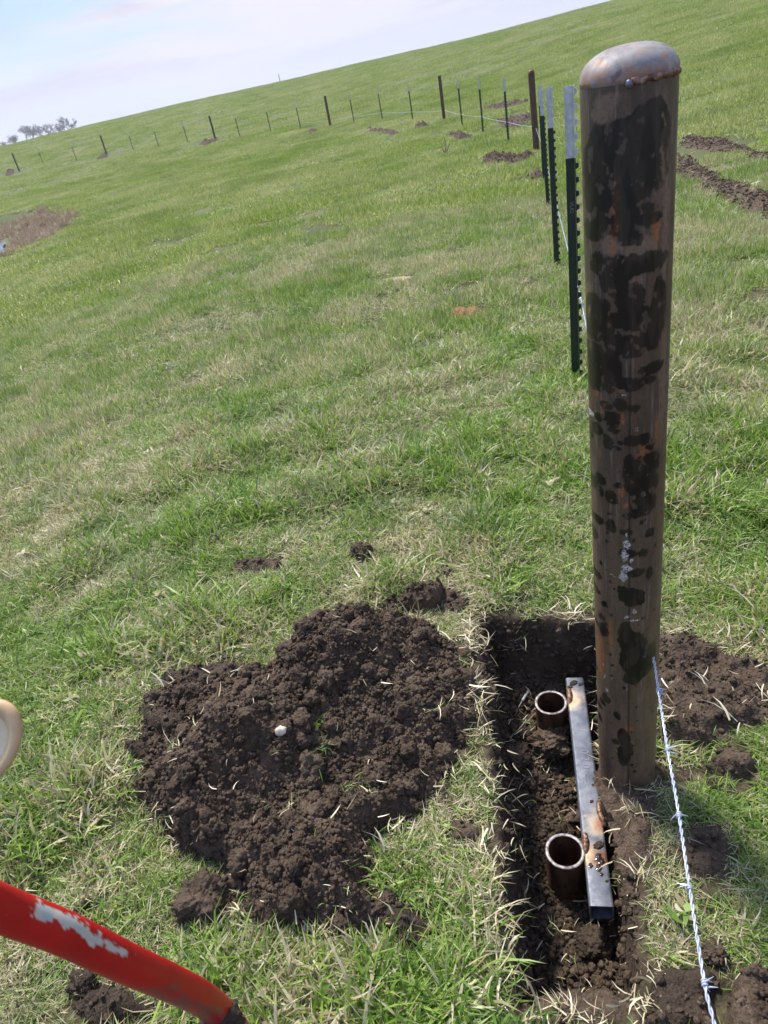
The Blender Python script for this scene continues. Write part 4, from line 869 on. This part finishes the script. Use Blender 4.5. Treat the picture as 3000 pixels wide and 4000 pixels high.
def studs(mb, z0, z1):
    z = .045
    while z < 1.28:
        if z0 <= z < z1:
            x0, x1 = .0213, .0335; a, b = .013, .005
            V = [(x0, -.006, z-a), (x0, .006, z-a), (x0, .006, z+a), (x0, -.006, z+a), (x1, -.005, z-b-.002), (x1, .005, z-b-.002), (x1, .005, z+b+.005), (x1, -.005, z+b+.005)]
            mb.add(V, [(0, 1, 5, 4), (1, 2, 6, 5), (2, 3, 7, 6), (3, 0, 4, 7), (4, 5, 6, 7)])
        z += .056
m, t, o_ = new_mat('worn_stamp'); pbsdf(t, o_, (.16, .17, .17), .6); M['stamp'] = m
tp = empty('fence_post'); mb = MB(); t_section(mb, -.25, 1.03); studs(mb, 0, 1.03); mb.build('post_shaft', M['green'], tp, False)
mb = MB(); t_section(mb, 1.03, 1.30); studs(mb, 1.03, 1.4); mb.build('painted_tip', M['tip'], tp, False)
def copy_tree(o, parent=None):
    c = o.copy(); SC.collection.objects.link(c)
    if parent is not None: c.parent = parent
    for ch in list(o.children): copy_tree(ch, c)
    return c
def place(o, spec, label, lean=(0, 0)):
    d, a = spec; x = d*math.sin(R(a)); y = d*math.cos(R(a)); o.location = (x, y, g1(x, y)); o['label'] = label; return o
T = [((3.47, 18.3), 'nearest light tipped green metal post, directly left of the big bare pipe post'),
     ((6.23, 17.2), 'second nearest light tipped green metal post in the row running away behind the big post'),
     ((9.70, 16.8), 'third nearest light tipped green metal post in the row behind the big post'),
     ((12.24, 16.6), 'thin light tipped green post beside the corner pipe post, farthest of the near row'),
     ((18.86, 14.3), 'light tipped green post first left of the corner pipe post'),
     ((22.36, 12.6), 'light tipped green post midway between corner pipe post and the bend post'),
     ((25.0, 11.2), 'light tipped green post just right of the bend post where the wire turns'),
     ((32.7, 7.8), 'light tipped green post first left of the bend post'),
     ((36.4, 5.7), 'light tipped green post midway between the bend post and the reddish pipe post'),
     ((39.5, 3.7), 'light tipped green post just right of the reddish pipe post'),
     ((45.1, -.1), 'light tipped green post first left of the reddish pipe post'),
     ((48.0, -2.2), 'light tipped green post second left of the reddish pipe post'),
     ((51.0, -4.4), 'light tipped green post just right of the third pipe post from the left'),
     ((57.0, -8.0), 'light tipped green post first left of the third pipe post from the left'),
     ((61.4, -10.0), 'small distant green post midway between second and third pipe posts from the left'),
     ((64.5, -11.7), 'small distant green post just right of the second pipe post from the left'),
     ((71.5, -15.5), 'tiny distant green post just left of the second pipe post from the left'),
     ((76.0, -17.6), 'tiny distant green post just right of the leftmost pipe post')]
tp['category'] = 'fence post'; tp['group'] = 'light tipped green fence posts'
for i, (sp, lb) in enumerate(T):
    o = tp if i == 0 else copy_tree(tp); place(o, sp, lb); o.rotation_euler = (R(random.uniform(-.8, .8)), R(random.uniform(-.8, .8)), -R(sp[1])+R(random.uniform(-8, 8))+(R(-4) if i < 4 else 0))
    if i == 0:
        mk = text_mesh('VUG', .024, Matrix.Translation((0.0, -.0023, .83)) @ Matrix.Rotation(R(90), 4, 'X') @ Matrix.Rotation(R(-90), 4, 'Z'), M['stamp'], None, 'stamp_mark', .0003)
mk.parent = tp
tp.rotation_euler = (0, R(.7), -R(18.3))
# rusty pipe posts
m, t, o_ = new_mat('rust_post'); p = objco(t); mpn = N(t, 'ShaderNodeMapping', inp={'Scale': (1, 1, .3)}); L(t, p, mpn.inputs[0])
pbsdf(t, o_, ramp(t, noise(t, mpn.outputs[0], 18, 6, .7), [(.34, (.030, .020, .017)), (.5, (.090, .045, .028)), (.68, (.17, .085, .045))]), .6, .2, .4, bump(t, noise(t, p, 60, 5), .3, .003)); M['rustp'] = m
pp = empty('pipe_post'); n = 32; mb = MB(); mb.tube([(0, 0, -.3), (0, 0, .5), (0, 0, 1.395)], .0635, n, True); mb.build('post_pipe', M['rustp'], pp)
mb = MB(); mb.tube([(0, 0, 1.398+.042*math.sin(a)) for a in np.linspace(0, 1.5, 9)], [.066*math.cos(a)**.8 for a in np.linspace(0, 1.5, 9)], n, True); mb.build('cap', M['rustp'], pp)
mb = MB(); mb.tube([(.066*math.cos(a), .066*math.sin(a), 1.398) for a in np.linspace(0, 2*math.pi, 33)], .004, 8, False); mb.build('weld', M['weld'], pp)
pp['category'] = 'pipe post'; pp['group'] = 'rusty capped pipe posts along the fence'
PPS = [((16.63, 16.2), 'nearest of the rusty capped pipe posts, at the far end of the near post row'),
       ((30.4, 10.0), 'rusty pipe post where the white wire bends, between the two groups of light tipped posts'),
       ((42.2, 2.0), 'reddish rusty pipe post in mid distance, standing fully against the hillside'),
       ((54.1, -6.1), 'third rusty pipe post from the left along the far fence'),
       ((69.7, -13.5), 'second rusty pipe post from the left along the far fence'),
       ((75.5, -19.2), 'leftmost and farthest rusty pipe post of the fence')]
for i, (sp, lb) in enumerate(PPS):
    o = pp if i == 0 else copy_tree(pp); place(o, sp, lb); o.rotation_euler = (R(random.uniform(-.6, .6)), R(random.uniform(-.6, .6)), random.uniform(0, 6)); 
    if i == 1: o.scale = (.95, .95, 1)

# wires
m, t, o_ = new_mat('galvanized_wire'); p = worldpos(t); pbsdf(t, o_, ramp(t, noise(t, p, 120, 3), [(.3, (.42, .46, .54)), (.7, (.62, .66, .74))]), .35, .35, .5); M['wire'] = m
wire = empty('barbed_wire', (0.3, .5, .4)); tag(wire, 'twisted barbed wire strand passing the big post and the near row of green posts', 'barbed wire')
def twisted(P, r, pitch, off):
    P = np.asarray(P); s = np.r_[0, np.cumsum(np.linalg.norm(np.diff(P, axis=0), axis=1))]; T_ = np.gradient(P, axis=0); T_ /= np.linalg.norm(T_, axis=1)[:, None]
    U = np.cross(T_, [0, 0, 1.]); U /= np.linalg.norm(U, axis=1)[:, None]; Wv = np.cross(T_, U); out_ = []
    for ph in (0, np.pi):
        a = s/pitch*2*np.pi+ph; out_.append(P+off*(np.cos(a)[:, None]*U+np.sin(a)[:, None]*Wv))
    return out_, s, T_, U, Wv
HW = .40
k0 = [at(2812, 4160, HW), at(2790, 4000, HW), at(2752, 3840, HW), at(2693, 3463, HW), at(2652, 3183, HW), at(2608, 2925, HW), at(2573, 2700, HW), at(2560, 2610, HW)]
q = np.array([3.50*math.sin(R(18.9)), 3.5*math.cos(R(18.9)), 0]); q[2] = g1(q[0], q[1])+.42
mid = []
pw = [k0[-1]]
for d_, a_, h_ in ((3.50, 18.95, .40), (6.25, 17.6, .38), (9.72, 17.0, .38), (12.25, 16.78, .38), (16.55, 16.25, .42)):
    xx, yy = d_*math.sin(R(a_)), d_*math.cos(R(a_)); pw.append(np.array([xx, yy, g1(xx, yy)+h_]))
def seg_pts(a, b, n, sag=.0):
    t_2 = np.linspace(0, 1, n)[:, None]; P = a*(1-t_2)+b*t_2; P[:, 2] -= sag*4*(t_2*(1-t_2))[:, 0]; return P
near_pts = spline(k0, 500)
# resample evenly
def even(P, step):
    s = np.r_[0, np.cumsum(np.linalg.norm(np.diff(P, axis=0), axis=1))]; u = np.arange(0, s[-1], step); return np.c_[[np.interp(u, s, P[:, i]) for i in range(3)]].T
NP = even(near_pts, .0022); strands, s_, T_, U_, Wv_ = twisted(NP, .0013, .030, .00155)
off0 = np.array(wire.location)
mb = MB()
for st_ in strands: mb.tube(st_-off0, .00125, 8)
far_ = np.vstack([seg_pts(pw[i], pw[i+1], 40, .02 if i == 0 else .01)[:-1] for i in range(len(pw)-1)]); FPn = even(far_, .006)
st2, *_r = twisted(FPn, .0013, .032, .0017)
for st_ in st2: mb.tube(st_-off0, .0016, 5)
mb.build('strand', M['wire'], wire)
def barb(c, T1, U1, W1, parent, sc=1., ang=0.):
    mb = MB(); 
    for kk, (o_, a0) in enumerate(((-.002, 0.), (.002, 1.6))):
        hl = []; turns = 1.5
        for u in np.linspace(0, 1, 26):
            a = a0+ang+u*turns*2*np.pi; hl.append(c+T1*(o_+.0045*(u-.5))+.0034*(np.cos(a)*U1+np.sin(a)*W1))
        a = a0+ang; d0 = (-np.sin(a)*-1)*U1*0+(np.cos(a)*U1+np.sin(a)*W1); tg = -(-np.sin(a)*U1+np.cos(a)*W1)
        ae = a0+ang+turns*2*np.pi; tge = -np.sin(ae)*U1+np.cos(ae)*W1
        P = [hl[0]+tg*.017-T1*.003, hl[0]+tg*.005]+hl+[hl[-1]+tge*.005, hl[-1]+tge*.017+T1*.003]
        mb.tube(np.array(P)-off0, np.array([.0002, .0011]+[.0011]*26+[.0011, .0002])*sc, 7)
    return mb.build('barb', M['wire'], parent)
for px_, py_, an in ((2573, 2700, .4), (2608, 2925, 1.5), (2652, 3183, 2.2), (2693, 3463, 2.9), (2752, 3840, .9)):
    c = at(px_, py_, HW); i = int(np.argmin(np.linalg.norm(NP-c, axis=1))); barb(NP[i], T_[i], U_[i], Wv_[i], wire, 1.1, an)
i = 10
Tn, *_q = twisted(FPn, .0013, .032, .0017); Tg = np.gradient(FPn, axis=0); Tg /= np.linalg.norm(Tg, axis=1)[:, None]
for j in range(12, min(len(FPn), 700), 21):
    T1 = Tg[j]; U1 = np.cross(T1, [0, 0, 1.]); U1 /= np.linalg.norm(U1); barb(FPn[j], T1, U1, np.cross(T1, U1), wire, 1.3, j)
def fence_wire(specs, label, r=.006):
    pts_ = []
    for (d_, a_), h_ in specs:
        xx, yy = d_*math.sin(R(a_)), d_*math.cos(R(a_)); pts_.append(np.array([xx, yy, g1(xx, yy)+h_]))
    P = np.vstack([seg_pts(pts_[i], pts_[i+1], 10, .02)[:-1] for i in range(len(pts_)-1)]+[pts_[-1][None]]); mb = MB(); mb.tube(P, r, 6); o = mb.build('fence_wire', M['wire'], None); tag(o, label, 'fence wire')
fence_wire([((16.55, 16.0), .46), ((18.9, 14.3), .42), ((22.4, 12.6), .38), ((25.0, 11.2), .34), ((30.3, 10.1), .30)], 'pale wire strung low from the corner pipe post to the post where it bends', .0045)
fence_wire([((30.3, 9.9), .30), ((32.7, 7.8), .30), ((36.4, 5.7), .30), ((39.5, 3.7), .30), ((42.1, 2.1), .32)], 'pale wire strung low between the bend post and the reddish pipe post', .006)
fence_wire([((42.1, 1.9), .32), ((45.1, -.1), .3), ((48, -2.2), .3), ((51, -4.4), .3), ((54, -6.1), .3), ((57, -8), .3), ((61.4, -10), .3), ((69.6, -13.5), .3)], 'faint thin wire along the far fence left of the reddish pipe post', .0045)

# distant post on the skyline
sk = empty('skyline_post'); a_ = -.9; d_ = 127.; sk.location = (d_*math.sin(R(-.8)), d_*math.cos(R(-.8)), g1(d_*math.sin(R(-.8)), d_*math.cos(R(-.8)))); mb = MB(); t_section(mb, -.1, 1.1); ms = mb.build('post_shaft', M['green'], sk, False); ms.scale = (2, 2, 1)
tag(sk, 'tiny lone post standing on the skyline of the hill', 'fence post')

# ------------------------------------------------------------------ dead weed by the bend post
wd = empty('dead_weed'); c = at(1741, 592, -.55); wd.location = (c[0], c[1], g1(c[0], c[1])); mb = MB()
for i in range(16):
    a = random.uniform(0, 6.28); l = random.uniform(.10, .26); P = [(0, 0, 0), (math.cos(a)*l*.3, math.sin(a)*l*.3, l*.5), (math.cos(a)*l*.6, math.sin(a)*l*.6, l)]
    mb.tube(P, [.006, .004, .002], 5)
mb.tube([(0, 0, 0), (.02, 0, .3), (.0, .01, .40)], [.009, .007, .003], 6)
m, t, o_ = new_mat('dead_stem'); pbsdf(t, o_, (.16, .085, .06), .8); mb.build('stems', m, wd); tag(wd, 'dry reddish brown weed stalk standing in the slope below the bend post', 'dead weed')

# ------------------------------------------------------------------ red tube, pale grip
m, t, o_ = new_mat('red_paint'); p = objco(t)
wn = attr(t, 'worn', 'Color'); sw = N(t, 'ShaderNodeSeparateColor'); L(t, wn, sw.inputs[0])
c = ramp(t, noise(t, p, 12, 5, .6), [(.3, (.36, .004, .006)), (.7, (.52, .008, .010))])
c = mix(t, math_(t, 'MULTIPLY', sw.outputs[1], ramp(t, noise(t, p, 45, 5, .65), [(.35, .25), (.6, 1.)])), c, (.13, .075, .06))
pr = mix(t, ramp(t, noise(t, p, 55, 4, .6), [(.42, 0.), (.6, 1.)]), (.50, .46, .39), (.36, .42, .40))
c = mix(t, ramp(t, noise(t, p, 130, 5, .75), [(.60, 0.), (.68, .8)]), c, (.20, .02, .018))
c = mix(t, ramp(t, noise(t, p, 75, 6, .8, .5), [(.665, 0.), (.68, .9)]), c, (.38, .33, .28))
c = mix(t, sw.outputs[0], c, pr)
b = pbsdf(t, o_, c, math_(t, 'MULTIPLY_ADD', sw.outputs[0], .3, math_(t, 'MULTIPLY_ADD', noise(t, p, 40, 5), .3, .22)), 0, .5, bump(t, math_(t, 'MULTIPLY_ADD', sw.outputs[0], -.6, math_(t, 'MULTIPLY', noise(t, p, 90, 5), .3)), .35, .0015)); M['red'] = m
cl_ = [(-900, 3180, .52), (-400, 3375, .62), (0, 3547, .73), (250, 3645, .79), (500, 3765, .87), (680, 3845, .95), (800, 3908, 1.02), (890, 3985, 1.10), (960, 4090, 1.2), (1005, 4230, 1.30), (1030, 4330, 1.4)]
P = spline([at_depth(*q) for q in cl_], 220); V, F = tube_np(P, .0215, 64, True)
F3 = np.array([f if len(f) == 4 else (*f, f[2]) for f in F[:-128]]); capf = np.array(F[-128:])
px = project(V); ctr = project(np.r_[np.repeat(P, 64, 0), P[[0]], P[[-1]]])
WP = [(150, 3510), (195, 3545), (240, 3565), (300, 3590), (360, 3640), (420, 3680), (470, 3710), (495, 3712), (478, 3728), (440, 3722), (410, 3690), (350, 3690), (318, 3650), (290, 3620), (255, 3628), (225, 3595), (170, 3595), (133, 3590), (140, 3545)]
def pip(poly, X, Y): return sdf(poly, X, Y)
face = ((V-np.array([0, 0, H]))*(V-ctr_w if False else (V-np.r_[np.repeat(P, 64, 0), P[[0]], P[[-1]]]))).sum(1) < 0
wd_ = pip(WP, px[:, 0], px[:, 1])+fbm(px[:, 0]/22, px[:, 1]/22, 4, .7)*17+2
worn = sst(-1.5, 2.5, wd_)*face
dirt = sst(-40, 60, pip([(560, 3870), (700, 3880), (860, 3950), (960, 4100), (800, 4100), (650, 3950)], px[:, 0], px[:, 1])+fbm(px[:, 0]/60, px[:, 1]/60, 3)*60)*face
dirt = np.maximum(dirt, .8*sst(0, 8, pip([(350, 3795), (440, 3825), (430, 3850), (360, 3825)], px[:, 0], px[:, 1])+fbm(px[:, 0]/14, px[:, 1]/14, 2)*8)*face)
rt = empty('red_tube', tuple(P[150])); me = bpy.data.meshes.new('tube'); me.from_pydata([tuple(v-P[150]) for v in V], [], [tuple(int(i) for i in f) for f in F]); me.polygons.foreach_set('use_smooth', [True]*len(me.polygons))
ca = me.attributes.new('worn', 'FLOAT_COLOR', 'POINT'); ca.data.foreach_set('color', np.c_[worn, dirt, worn*0, worn*0+1].astype(np.float32).ravel())
obj('tube', me, M['red'], rt); tag(rt, 'glossy red painted steel tube with a worn white patch, bending down at the bottom left', 'red tube')
dl = obj('soil_lump', clod_mesh('soil_lump', .034, 4, 9, .4, .8, .1), M['soil_damp'], rt); q = at_depth(862, 4000, 1.06); dl.location = tuple(q-P[150]); dl['label'] = 'dark soil stuck in the crook of the tube'

m, t, o_ = new_mat('pale_wood'); p = objco(t); mpn = N(t, 'ShaderNodeMapping', inp={'Scale': (1, 1, .3)}); L(t, p, mpn.inputs[0])
pbsdf(t, o_, ramp(t, noise(t, mpn.outputs[0], 40, 5, .6), [(.3, (.46, .29, .14)), (.6, (.64, .45, .25))]), .55, 0, .35, bump(t, noise(t, p, 140, 4), .15, .001)); M['wood'] = m
m, t, o_ = new_mat('pale_face'); p = objco(t); pbsdf(t, o_, ramp(t, noise(t, p, 30, 4, .6), [(.3, (.66, .50, .30)), (.6, (.80, .68, .46))]), .6); M['woodf'] = m
gd = .46; gc = at_depth(-62, 2915, gd); ex = Vector((at_depth(-62+100, 2915-22, gd)-gc)).normalized(); ez = Vector((at_depth(-62+12, 2915-100, gd)-gc)).normalized(); ey = ex.cross(ez).normalized()
sx_ = 146*gd/FPX; sz_ = 174*gd/FPX
if ey.dot(Vector(gc)-Vector((0, 0, H))) > 0: ey = -ey       # ey towards the photographer
gr = empty('tool_grip', tuple(gc)); n = 72; prof = []
for a in np.linspace(-np.pi*.5, np.pi, 26): prof.append((1-.17+.17*math.cos(a), .17*math.sin(a)))      # rim roll
V = []; F = []
for k, (r_, d_) in enumerate(prof):
    for j in range(n):
        a = 2*np.pi*j/n; w_ = 1+.05*math.cos(a-1.2)
        V.append(tuple(ex*(sx_*r_*w_*math.cos(a))+ez*(sz_*r_*math.sin(a)*w_)+ey*(d_*sx_*1.0)))
for k in range(len(prof)-1):
    for j in range(n): F.append((k*n+j, k*n+(j+1) % n, (k+1)*n+(j+1) % n, (k+1)*n+j))
# shaft going away behind the face, down to the ground outside the frame on the left
ax_end = Vector((-1.3, .75, 0))-Vector(gc); b_ = len(V)
for k, u in enumerate(np.linspace(0, 1, 12)):
    sh = 1-.17-.45*min(1, u*8)**.5*.6
    cpt = (-ey*.17*sx_)*(1-u)+ax_end*u*u+(-ex*.05-ey*.02)*math.sin(u*math.pi)
    for j in range(n):
        a = 2*np.pi*j/n; V.append(tuple(cpt+ex*(sx_*sh*math.cos(a))*(1)+ez*(sz_*sh*math.sin(a))*(1-.5*u)))
for k in range(11):
    for j in range(n): F.append((b_+k*n+(j+1) % n, b_+k*n+j, b_+(k+1)*n+j, b_+(k+1)*n+(j+1) % n))
me = bpy.data.meshes.new('grip'); me.from_pydata(V, [], F); me.polygons.foreach_set('use_smooth', [True]*len(F)); obj('handle', me, M['wood'], gr)
V = [tuple(ey*(-.015*sx_))]; F = []
for k, (r_, d_) in enumerate(((.3, .0), (.55, .02), (.665, .0))):
    for j in range(n):
        a = 2*np.pi*j/n; w_ = 1+.05*math.cos(a-1.2); V.append(tuple(ex*(sx_*r_*w_*math.cos(a))+ez*(sz_*r_*math.sin(a)*w_)+ey*(d_*sx_-.02*sx_)))
for j in range(n): F.append((0, 1+j, 1+(j+1) % n))
for k in range(2):
    for j in range(n): F.append((1+k*n+j, 1+(k+1)*n+j, 1+(k+1)*n+(j+1) % n, 1+k*n+(j+1) % n))
me = bpy.data.meshes.new('face'); me.from_pydata(V, [], F); me.polygons.foreach_set('use_smooth', [True]*len(F)); obj('recessed_face', me, M['woodf'], gr)
tag(gr, 'pale tan rounded tool grip with recessed cream face, above the red tube', 'tool grip')

# ------------------------------------------------------------------ bare trees beyond the hill
m, t, o_ = new_mat('bark'); pbsdf(t, o_, (.19, .17, .165), .9); M['bark'] = m
def tree(h, seed, spread=1.0):
    rs = random.Random(seed); tr = MB(); cw = MB()
    def br(mb, p, d, l, r, lev):
        P = [p]; n = 4; dd = d.copy()
        for i in range(n):
            dd = (dd+Vector((rs.gauss(0, .12), rs.gauss(0, .12), rs.gauss(.03, .08)))).normalized(); P.append(P[-1]+dd*l/n)
        r = max(r, h*.0045); mb.tube([tuple(q) for q in P], np.linspace(r, r*.6, n+1), 5 if lev < 2 else 3, False)
        if lev >= 5: return
        for k in range(rs.choice((3, 3, 4)) if lev else 6):
            u = rs.uniform(.35, 1.) if lev else rs.uniform(.55, 1.); i = min(int(u*n), n-1); q = P[i].lerp(P[i+1], u*n-i)
            ax = Vector((rs.gauss(0, 1), rs.gauss(0, 1), rs.gauss(0, .35))).normalized(); nd = (dd+ax*(.75*spread)).normalized(); br(cw, q, nd, l*rs.uniform(.55, .75), r*.5, lev+1)
    br(tr, Vector((0, 0, -.5)), Vector((0, 0, 1)), h*.42, h*.022, 0); return tr, cw
TD_ = 380.
for i, (bx, by, tx, ty, lb) in enumerate([(262, 512, 251, 449, 'tallest round crowned bare tree, rightmost of the pale trees on the skyline'), (235, 517, 222, 478, 'short bare tree tucked left against the tallest skyline tree'), (176, 532, 178, 470, 'slender bare tree with a flat top, in the middle of the skyline trees'),
        (200, 524, 200, 478, 'small thin bare tree between the flat topped one and the tallest'), (128, 543, 124, 492, 'bare tree with one dark trunk, left of the middle of the skyline trees'), (100, 552, 86, 486, 'broad feathery bare tree, palest of the large skyline trees'), (55, 562, 44, 530, 'low pale bushy tree, second from the left on the skyline'), (20, 572, 14, 550, 'lowest pale tree at the very left edge of the skyline'), (68, 560, 60, 520, 'hazy low tree between the bushy one and the feathery one')]):
    rr = ray(bx, by); az = math.atan2(rr[0], rr[1]); D = TD_+random.uniform(-40, 60); r2_ = ray(tx, ty); top = H+D*r2_[2]/math.hypot(r2_[0], r2_[1]); x, y = D*math.sin(az), D*math.cos(az); z = g1(x, y); hh = top-z
    tr, cw = tree(hh*.80, i+3, 1.0 if i != 5 else .8); e = empty('bare_tree', (x, y, z)); e.scale = (1, 1, 1); ks = hh/max(v[2] for v in cw.v); tr.v = [tuple(c_*ks for c_ in v) for v in tr.v]; cw.v = [tuple(c_*ks for c_ in v) for v in cw.v]; tr.build('trunk', M['bark'], e); c_ = cw.build('crown', M['bark'], e); tag(e, lb, 'bare tree', 'bare trees on the skyline')

# ------------------------------------------------------------------ air
hz = MB(); hz.box((0, 400, 6), (1500, 1700, 56)); ho = None
m = bpy.data.materials.new('haze'); m.use_nodes = True; t = m.node_tree; t.nodes.clear(); o_ = N(t, 'ShaderNodeOutputMaterial'); v = N(t, 'ShaderNodeVolumePrincipled', inp={'Density': .0006}); v.inputs['Color'].default_value = (.86, .89, .97, 1); v.inputs['Anisotropy'].default_value = .3; L(t, v.outputs[0], o_.inputs['Volume'])
USE_HAZE = True
if USE_HAZE: ho = hz.build('haze', m, None, False); tag(ho, kind='stuff')
print('objects', len(SC.objects))
for o in SC.objects:
    if 'label' in o and not 4 <= len(o['label'].replace('-', ' ').split()) <= 16 and not o.parent: print('LBL', len(o['label'].split()), o['label'])
